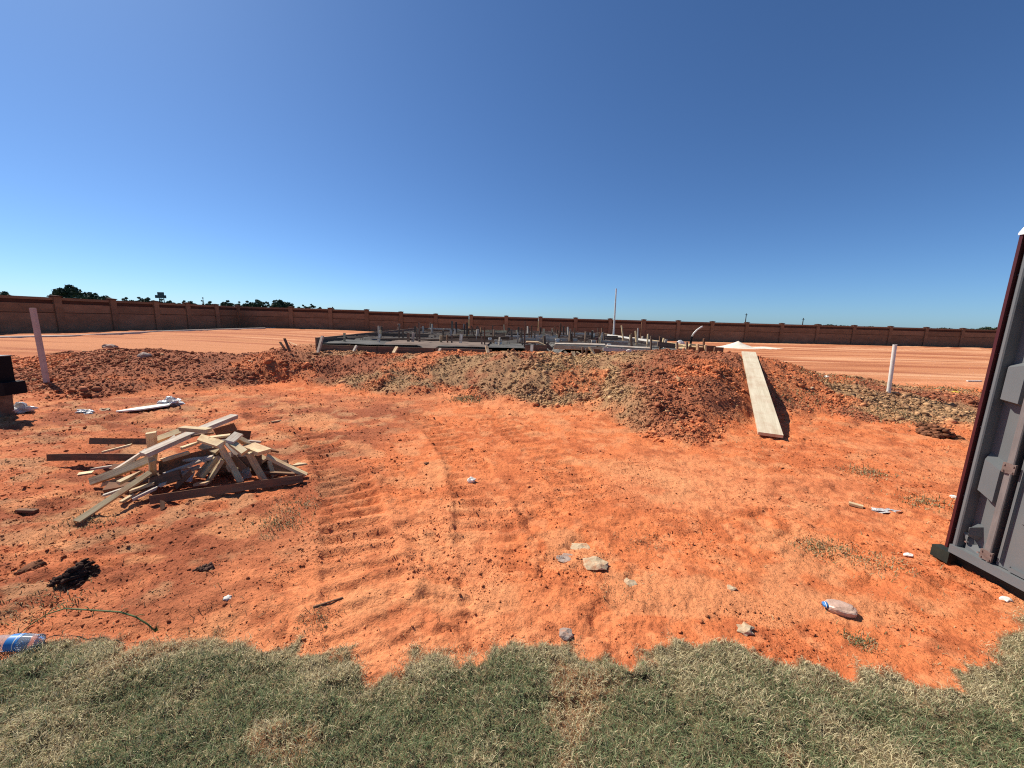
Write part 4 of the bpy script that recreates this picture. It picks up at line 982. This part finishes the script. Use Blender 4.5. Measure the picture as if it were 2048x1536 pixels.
lump("stone", 1260, 1168, 30, 80, 'stone', "cracked pale stone right of the stone pair", "stone", .5, 4)
lump("stone", 1462, 1177, 20, 80, 'stone', "small pale yellow stone alone in the right sand", "stone", .5, 5)
lump("stone", 1490, 1259, 32, 80, 'stone', "crumbly whitish stone close to the turf edge", "stone", .4, 6, 2, .4)
lump("stone", 1132, 1270, 30, 90, 'stone_grey', "grey stone sitting on the turf edge", "stone", .6, 7)
lump("stone", 455, 1196, 14, 90, 'white_scrap', "little white pebble left of the turf's middle", "stone", .5, 8)
lump("stone", 1653, 754, 10, 90, 'white_scrap', "white stone on the bank right of the plank", "stone", .5, 9)
lump("stone", 1624, 776, 8, 90, 'stone', "small pale stone below the white one on the bank", "stone", .5, 10)
lump("stone", 1817, 1110, 18, 70, 'white_scrap', "white chip on the sand left of the toilet base", "stone", .3, 11)
lump("stone", 2012, 1199, 20, 70, 'white_scrap', "white stone right under the toilet's edge", "stone", .5, 12)
lump("stone", 1909, 995, 13, 90, 'white_scrap', "white chip beside the toilet's back edge", "stone", .6, 13)
def crumble(px, py, wpx, n, mat, label, flat=0.5, seed=0):
    """a clod that has fallen apart: one heap of crumbs, one mesh"""
    c = on_ground(px, py); zc_ = c.y * math.cos(PITCH) + (EYE - c.z) * math.sin(PITCH); wd = wpx / FPX * zc_
    r = np.random.default_rng(seed + int(px)); P, Fi, T = [], [], []
    for k in range(n):
        u = np.clip(r.normal(0, 0.18, 2), -0.36, 0.36); rr = wd * r.uniform(0.02, 0.085) * (1 - 0.4 * min(1, abs(u[0]) * 2))
        if k == 4: u, rr = np.zeros(2), wd * 0.24
        if k < 4: u, rr = u * 0.5, wd * 0.10
        v = ICO * r.uniform(0.5, 1.4, (12, 1)) * r.uniform(0.7, 1.3, (1, 3)) * rr
        a = r.uniform(0, 6.28); v = v @ np.array([[math.cos(a), math.sin(a), 0], [-math.sin(a), math.cos(a), 0], [0, 0, 1]])
        v[:, 2] *= 0.75 if k != 4 else 0.3
        x, y = u[0] * wd, u[1] * wd * 0.8
        P.append(v + np.array([x, y, gz(c.x + x, c.y + y) - c.z + rr * 0.3 + (r.uniform(0, flat) * wd * 0.38 * max(0, 1 - 3.2 * abs(u[0])) if k > 4 else 0)])); Fi.append(ICO_F + 12 * k)
        T.append(np.tile(np.array(mat) * r.uniform(0.6, 1.4), (12, 1)))
    o = link("mud_clod", mesh_np("mud_clod", np.concatenate(P), np.concatenate(Fi), [M['clod']], np.concatenate(T)), None, c)
    return tag(o, label, "clod")
DK, BR = (0.055, 0.03, 0.022), (0.19, 0.08, 0.042)
crumble(150, 1156, 84, 260, DK, "big black muddy clod on the sand at left", .55, 14)
crumble(62, 1138, 66, 130, BR, "flat brown clod near the left edge above the bottle", .25, 15)
crumble(412, 1138, 46, 90, (0.10, 0.055, 0.04), "dark clod with pale flake below the lumber pile", .3, 16)
crumble(762, 776, 34, 60, (0.24, 0.10, 0.055), "large red-brown clod at the foot of the bank", .5, 17)
crumble(1870, 870, 84, 330, BR, "dark heap of clods left of the toilet on the sand", .6, 18)
crumble(852, 928, 20, 26, (0.13, 0.06, 0.035), "small dark clod on the sand above the crumpled cup", .4, 19)
lump("mud_clod", 290, 714, 26, 70, 'stone_grey', "pale grey lump on the left bank", "clod", .5, 20)
lump("mud_clod", 218, 695, 24, 70, 'stone_grey', "greyish lump on the crest of the left bank", "clod", .4, 21)
lump("crumpled_cup", 943, 963, 17, 90, 'white_scrap', "crumpled white cup alone in the middle of the sand", "cup", .75, 22, 2, .2)
lump("paper_scrap", 1258, 704, 12, 80, 'white_scrap', "white scrap at the front right form boards", "scrap", .7, 23)
lump("paper_scrap", 172, 826, 26, 60, 'foil', "thin film scrap on the sand behind the pile", "scrap", .3, 24, 3, .5)
lump("paper_scrap", 212, 820, 18, 60, 'stone', "tan crumpled scrap left of the white strip", "scrap", .3, 25, 3, .5)
lump("film_scrap", 1766, 1022, 44, 40, 'foil', "clear crumpled film on the sand near the toilet", "scrap", .12, 26, 3, .5)
lump("plastic_bag", 370, 964, 26, 70, 'foil', "crumpled clear plastic bag in the lumber pile's front", "plastic bag", 1.1, 27, 3, .35).location.z += 0.02
lump("plastic_bag", 40, 823, 46, 60, 'foil', "shiny crumpled film by the black box at the left edge", "plastic bag", .45, 28, 3, .45)
lump("water_jug", 1361, 692, 17, 80, 'foil', "pale plastic jug among boards at the right slab corner", "jug", 1.0, 29, 2, .15)
lump("plastic_marker", 1911, 785, 14, 60, 'yellow', "yellow scrap in the weeds left of the toilet", "scrap", .3, 30)
a, b_ = on_ground(1934, 763, .02), on_ground(1962, 763, .02)
tag(board("white_strip", a, b_, .05, .03, 0, M['pvc']), "short white pipe on the field just left of the toilet", "pipe")
# white wrapped strip behind the pile
root = empty("wrapped_strip", on_ground(295, 820)); tag(root, "white strip of sheet material with film bunched at one end", "plastic strip")
a, b_ = on_ground(233, 827, .03), on_ground(335, 814, .04)
board("strip", b_, a, .20, .02, 0, M['white_scrap'], root, .25)
me = lump("bunched_film", 343, 811, 42, 55, 'foil', None, None, .5, 31, 3, .4); me.parent = root; me.location = me.location - root.location
# muddy bottle lying on the sand
c = on_ground(1672, 1222)
root = empty("muddy_bottle", c); tag(root, "mud-filled plastic bottle with blue band lying near the turf", "bottle")
root.scale = (1, 1, 0.62); ax = Vector((0.93, -0.36, 0)).normalized()
me = lump("body", 1676, 1222, 50, 70, 'muddy_plastic', None, None, .62, 41, 3, .10, math.atan2(-.36, .93), .35)
me.parent = root; me.location = me.location - root.location + Vector((0.012, 0, 0.008))
m = MB(); m.tube([Vector((0, 0, .038)) + ax * s for s in (-.064, -.0455)], [.016, .024], 14, True); m.build("blue_band", M['blue'], root, smooth_shade=True)
m = MB(); m.tube([Vector((0, 0, .038)) + ax * s for s in (-.056, -.053)], [.0206, .0222], 14, False); m.build("white_line", M['white_scrap'], root)
# water bottle at the left edge
c = on_ground(40, 1300)
root = empty("water_bottle", c); tag(root, "clear water bottle with blue label lying at the turf's left edge", "bottle")
ax = Vector((-0.98, -0.12, 0.02)).normalized()
m = MB(); m.tube([Vector((0, 0, .04)) + ax * s for s in (-.085, -.083, -.06, -.03, .05, .09, .115, .13, .15)], [.024, .030, .030, .034, .033, .033, .026, .014, .013], 18); m.build("body", M['bottle'], root, smooth_shade=True)
m = MB(); m.tube([Vector((0, 0, .04)) + ax * s for s in (-.022, .026)], [.0352, .0352], 18, False); m.build("blue_label", M['blue'], root, smooth_shade=True)
m = MB(); m.tube([Vector((0, 0, .04)) + ax * s for s in (-.012, -.008)], [.0358, .0358], 18, False); m.build("label_stripe", M['white_scrap'], root, smooth_shade=True)
m = MB(); m.tube([Vector((0, 0, .04)) + ax * s for s in (.15, .168)], [.016, .016], 14); m.build("cap", M['white_scrap'], root)
# grass runner arching over the sand
root = empty("grass_runner", on_ground(312, 1262)); tag(root, "long green grass runner arching over the sand at lower left", "grass runner")
g0 = on_ground(312, 1262).y
def arch(pts, r):
    P = []
    for px, py, z in pts:
        p = at_z(px, py, z); P.append(p - root.location)
    m = MB(); m.tube(P, r, 6); return m
arch([(28,1276,.03),(60,1250,.06),(95,1228,.09),(130,1217,.11),(180,1220,.115),(240,1224,.11),(270,1233,.09),(295,1248,.06),(312,1264,.02)], [.0015,.0022,.0028,.0034,.0036,.0038,.0038,.0036,.003]).build("stem", M['stem'], root, smooth_shade=True)
for k in range(9):
    px = 305 + k * 2.2
    arch([(312, 1262, .02), (px, 1246 + abs(k - 4) * 3, .05 - abs(k - 4) * .004)], [.002, .0006]).build("leaf", M['stem'], root)
for (qx, qy, qz), (px, py) in zip([(130,1217,.11)] * 2 + [(180,1220,.115)] * 2 + [(95,1228,.09), (240,1224,.11), (270,1233,.09), (60,1250,.06)], [(152,1209),(122,1208),(200,1211),(168,1212),(108,1217),(258,1216),(290,1229),(66,1238)]):
    arch([(qx, qy, qz), ((qx + px) / 2, (qy + py) / 2 - 2, qz + .012), (px, py, qz + .01)], [.0016, .0018, .0005]).build("leaf", M['stem'], root)

# ------------------------------------------------------------------ black box at the left edge
c = on_ground(8, 832)
bx = empty("equipment_box", (c.x, c.y, gz(c.x, c.y))); tag(bx, "black box with a grey letter on a short brown stand at the left edge", "equipment box")
def q(px, py): p = at_y(px, py, c.y); return p.x - c.x, p.z - bx.location.z
m = MB(); m.prism([q(-60, 712), q(18, 712), q(27, 762), q(-60, 762)], 'y', -0.16, 0.02); m.build("upper_housing", M['black'], bx)
m = MB(); m.prism([q(-60, 762), q(43, 762), q(49, 786), q(14, 789), q(-60, 789)], 'y', -0.2, 0.04); m.build("lower_housing", M['black'], bx)
m = MB(); m.prism([q(-62, 710.3), q(19, 710.3), q(19, 712), q(-62, 712)], 'y', -0.17, 0.03); m.build("lid_edge", M['toilet'], bx)
m = MB(); m.prism([q(-40, 790), q(6, 790), q(12, 834), q(-40, 838)], 'y', -0.05, 0.1); m.build("stand", M['form'], bx)
m = MB()
for pg in ([q(-1, 745), q(1.2, 745), q(3.2, 720.5), q(2.2, 720.5)], [q(3.2, 720.5), q(4.4, 720.5), q(9, 745), q(6.3, 745)], [q(1.5, 735), q(6.6, 735), q(7.2, 739), q(1.2, 739)]):
    m.prism(pg, 'y', -0.163, -0.158)
m.build("letter_a", M['label_grey'], bx)

# ------------------------------------------------------------------ portable toilet
TX = 3.0
tl = at_x(1893, 1112, TX)                 # bottom of the front's far edge
TYB = 2.332                                # far side
z_roof = at_x(2036, 470, TX).z
toilet = empty("portable_toilet", (TX + 0.55, TYB - 0.58, gz(TX + 0.3, TYB - 0.3))); tag(toilet, "grey and maroon portable toilet with white roof at the right edge", "portable toilet")
O = toilet.location
def tpart(name, mb, mat, parent=None, sm=False):
    me = mb.mesh(name, M[mat], sm, O); o = link(name, me, parent or toilet)
    if parent: o.location = (0, 0, 0)
    return o
Y1 = TYB - 1.16
zb = 0.105
D = 0.06
def fp(px, py): p = at_x(px, py, TX); return (p.y, p.z)
m = MB(); m.box(TX + D, TX + D + 0.02, Y1 + 0.01, TYB - 0.02, zb, z_roof - 0.01); tpart("front_panel", m, 'toilet')
# side walls and back in maroon, with corner flange proud of the front
m = MB(); m.box(TX + 0.0, TX + 1.12, TYB - 0.006, TYB + 0.006, zb, z_roof); tpart("side_wall", m, 'maroon')
m = MB(); m.box(TX + 0.0, TX + 1.12, Y1 - 0.02, Y1 + 0.005, zb, z_roof); tpart("side_wall", m, 'maroon')
m = MB(); m.box(TX + 1.10, TX + 1.12, Y1 + 0.006, TYB - 0.016, zb, z_roof); tpart("back_wall", m, 'maroon')
m = MB(); m.box(TX - 0.016, TX - 0.001, TYB - 0.008, TYB + 0.008, zb, z_roof); tpart("corner_flange", m, 'maroon')
# far outer strip: recessed edge, rounded rib
m = MB(); m.box(TX + 0.012, TX + D, TYB - 0.022, TYB - 0.0085, zb, z_roof - 0.02); tpart("edge_strip", m, 'toilet')
m = MB(); m.prism([(TX + D, TYB - 0.0225), (TX - 0.006, TYB - 0.025), (TX - 0.011, TYB - 0.030), (TX - 0.011, TYB - 0.042), (TX - 0.006, TYB - 0.048), (TX + D, TYB - 0.052)], 'z', zb, z_roof - 0.02); tpart("corner_rib", m, 'toilet')
# hinge line position on the front plane
h0, h1 = fp(1965, 1150), fp(2030, 900)
YH = (h0[0] + h1[0]) / 2
yL, yR = TYB - 0.052, YH + 0.018
# print('TOILET', tl, z_roof, YH, h0, h1, fp(2007,727), fp(1988,805), fp(1962,903), fp(2003,937), fp(1945,980), fp(1982,1017), fp(1925,1040), fp(1895,1098), fp(1957,1135))
def chamfer_block(name, poly, parent=None, d=0.0, mat='toilet', ch=0.024):
    """raised plate on the front: polygon (y,z) base at TX+D, top face inset by a chamfer"""
    n = len(poly); cy = sum(p[0] for p in poly) / n; cz = sum(p[1] for p in poly) / n
    area = sum(poly[i][0] * poly[(i + 1) % n][1] - poly[(i + 1) % n][0] * poly[i][1] for i in range(n))
    P = poly if area > 0 else poly[::-1]
    ins = []
    for i in range(n):
        a, b, c_ = Vector(P[i - 1]), Vector(P[i]), Vector(P[(i + 1) % n])
        e1, e2 = (b - a).normalized(), (c_ - b).normalized()
        n1, n2 = Vector((-e1.y, e1.x)), Vector((-e2.y, e2.x))
        k = ch / max(0.35, 1 + n1.dot(n2))
        ins.append(b + (n1 + n2) * k)
    mb = MB()
    mb.add([(TX + D, p[0], p[1]) for p in P] + [(TX + d, p.x, p.y) for p in ins],
           [tuple(range(n, 2 * n))] + [(i, (i + 1) % n, n + (i + 1) % n, n + i) for i in range(n)])
    return tpart(name, mb, mat, parent)
zA, zB1, zB0 = fp(2007, 727)[1], fp(1990, 803)[1], fp(1962, 903)[1]
zB0r, zC1, zC1r, zC0 = fp(2003, 937)[1], fp(1945, 980)[1], fp(1982, 1017)[1], fp(1925, 1042)[1]
chamfer_block("raised_panel", [(yL, zB1), (yR, zB1 - 0.02), (yR, zA + 0.03), (yL, zA)])
chamfer_block("raised_panel", [(yL, zC1), (yR, zC1r), (yR, zB0r), (yL, zB0)])
chamfer_block("raised_panel", [(yL, zb), (yR, zb), (yR, zC0 - 0.16), (yL - 0.05, zC0 - 0.13), (yL - 0.015, zC0 - 0.06), (yL, zC0 - 0.05)], None, 0.016)
chamfer_block("hex_boss", [(yL - 0.012, zC0 - 0.09), (yL - 0.045, zC0 - 0.11), (yL - 0.062, zC0 - 0.07), (yL - 0.055, zC0 - 0.005), (yL - 0.03, zC0 + 0.01), (yL - 0.012, zC0 - 0.015)], None, -0.004)
chamfer_block("raised_panel", [(yL, 1.72), (yR, 1.70), (yR, 2.05), (yL, 2.05)])
m = MB(); m.box(TX - 0.02, TX + D, Y1 + 0.03, TYB - 0.02, zb - 0.02, zb + 0.035); tpart("bottom_ledge", m, 'toilet')
# hinge strip and rod, plates
m = MB(); m.box(TX - 0.004, TX + D, YH - 0.012, YH + 0.018, zb + 0.036, z_roof - 0.03); tpart("hinge_strip", m, 'hinge')
m = MB(); m.tube([(TX - 0.010, YH - 0.016, zb + 0.036), (TX - 0.010, YH - 0.016, z_roof - 0.03)], 0.007, 8); tpart("hinge_rod", m, 'hinge')
for zc_ in (zb + 0.075, fp(2022, 937)[1], 1.35, 1.95):
    m = MB(); m.box(TX - 0.017, TX - 0.005, YH - 0.033, YH + 0.026, zc_ - 0.03, zc_ + 0.03); hp_ = tpart("hinge_plate", m, 'rust')
    for dy in (-0.024, 0.017):
        for dz in (-0.018, 0.018):
            m = MB(); m.tube([(TX - 0.022, YH + dy, zc_ + dz), (TX - 0.016, YH + dy, zc_ + dz)], 0.005, 8); tpart("rivet", m, 'rust', hp_)
# door
door_y0, door_y1 = Y1 + 0.10, YH - 0.038
m = MB(); m.box(TX + 0.012, TX + D - 0.002, door_y0, door_y1, zb + 0.04, z_roof - 0.05); door = tpart("door", m, 'toilet')
zd = [zb + 0.045, fp(1980, 1115)[1], fp(2005, 1040)[1], fp(2014, 1008)[1], fp(2020, 972)[1], fp(2030, 945)[1], 1.30, 1.36, 1.95, z_roof - 0.055]
def dblock(z0, z1, ya, yb): 
    cb = chamfer_block("door_rail", [(ya, z0), (yb, z0), (yb, z1), (ya, z1)], door, -0.006); return cb
dblock(zd[0], z_roof - 0.055, door_y1 - 0.045, door_y1); dblock(zd[0], z_roof - 0.055, door_y0, door_y0 + 0.06)
for z0, z1 in ((zd[0], zd[1]), (zd[2], zd[3]), (zd[4], zd[5]), (zd[6], zd[7]), (zd[8], zd[9])): dblock(z0, z1, door_y0 + 0.061, door_y1 - 0.046)
# bolts up the far strip
for k in range(9):
    zz = 0.25 + k * 0.235
    m = MB(); m.tube([(TX + 0.004, TYB - 0.0155, zz), (TX + 0.014, TYB - 0.0155, zz)], 0.005, 8); tpart("bolt", m, 'steel')
for dy, dz in ((0.07, 0.09), (0.14, 0.06)):
    m = MB(); m.tube([(TX + 0.002, TYB - dy - 0.01, zb + dz), (TX + 0.018, TYB - dy - 0.01, zb + dz)], 0.006, 8); tpart("bolt", m, 'steel')
# roof with lip
m = MB(); m.prism([(TX - 0.022, z_roof - 0.005), (TX - 0.022, z_roof + 0.006), (TX + 0.004, z_roof + 0.045), (TX + 0.1, z_roof + 0.065), (TX + 1.02, z_roof + 0.065), (TX + 1.15, z_roof + 0.03), (TX + 1.16, z_roof - 0.005)], 'y', Y1 - 0.03, TYB + 0.012); roof = tpart("roof", m, 'roof')
m = MB(); m.tube([(TX + 0.9, TYB - 0.2, z_roof + 0.05), (TX + 0.9, TYB - 0.2, z_roof + 0.32)], 0.05, 12); tpart("vent_pipe", m, 'toilet')
# base and skids
m = MB(); m.box(TX + 0.02, TX + 1.1, Y1 + 0.02, TYB - 0.02, 0.05, zb - 0.021); tpart("base_tray", m, 'skid')
gzz = gz(TX + 0.1, TYB - 0.2)
for xx in (TX + 0.05, TX + 0.93):
    m = MB(); m.prism([(Y1 - 0.08, 0.05), (Y1 - 0.02, -0.03), (TYB + 0.0, -0.03), (TYB + 0.065, 0.02), (TYB + 0.065, 0.075), (Y1 - 0.08, 0.075)], 'x', xx, xx + 0.15); tpart("skid", m, 'skid')
m = MB(); m.box(TX - 0.02, TX + 0.049, TYB - 0.03, TYB + 0.075, 0.0, 0.078); tpart("skid_end_cap", m, 'skid')
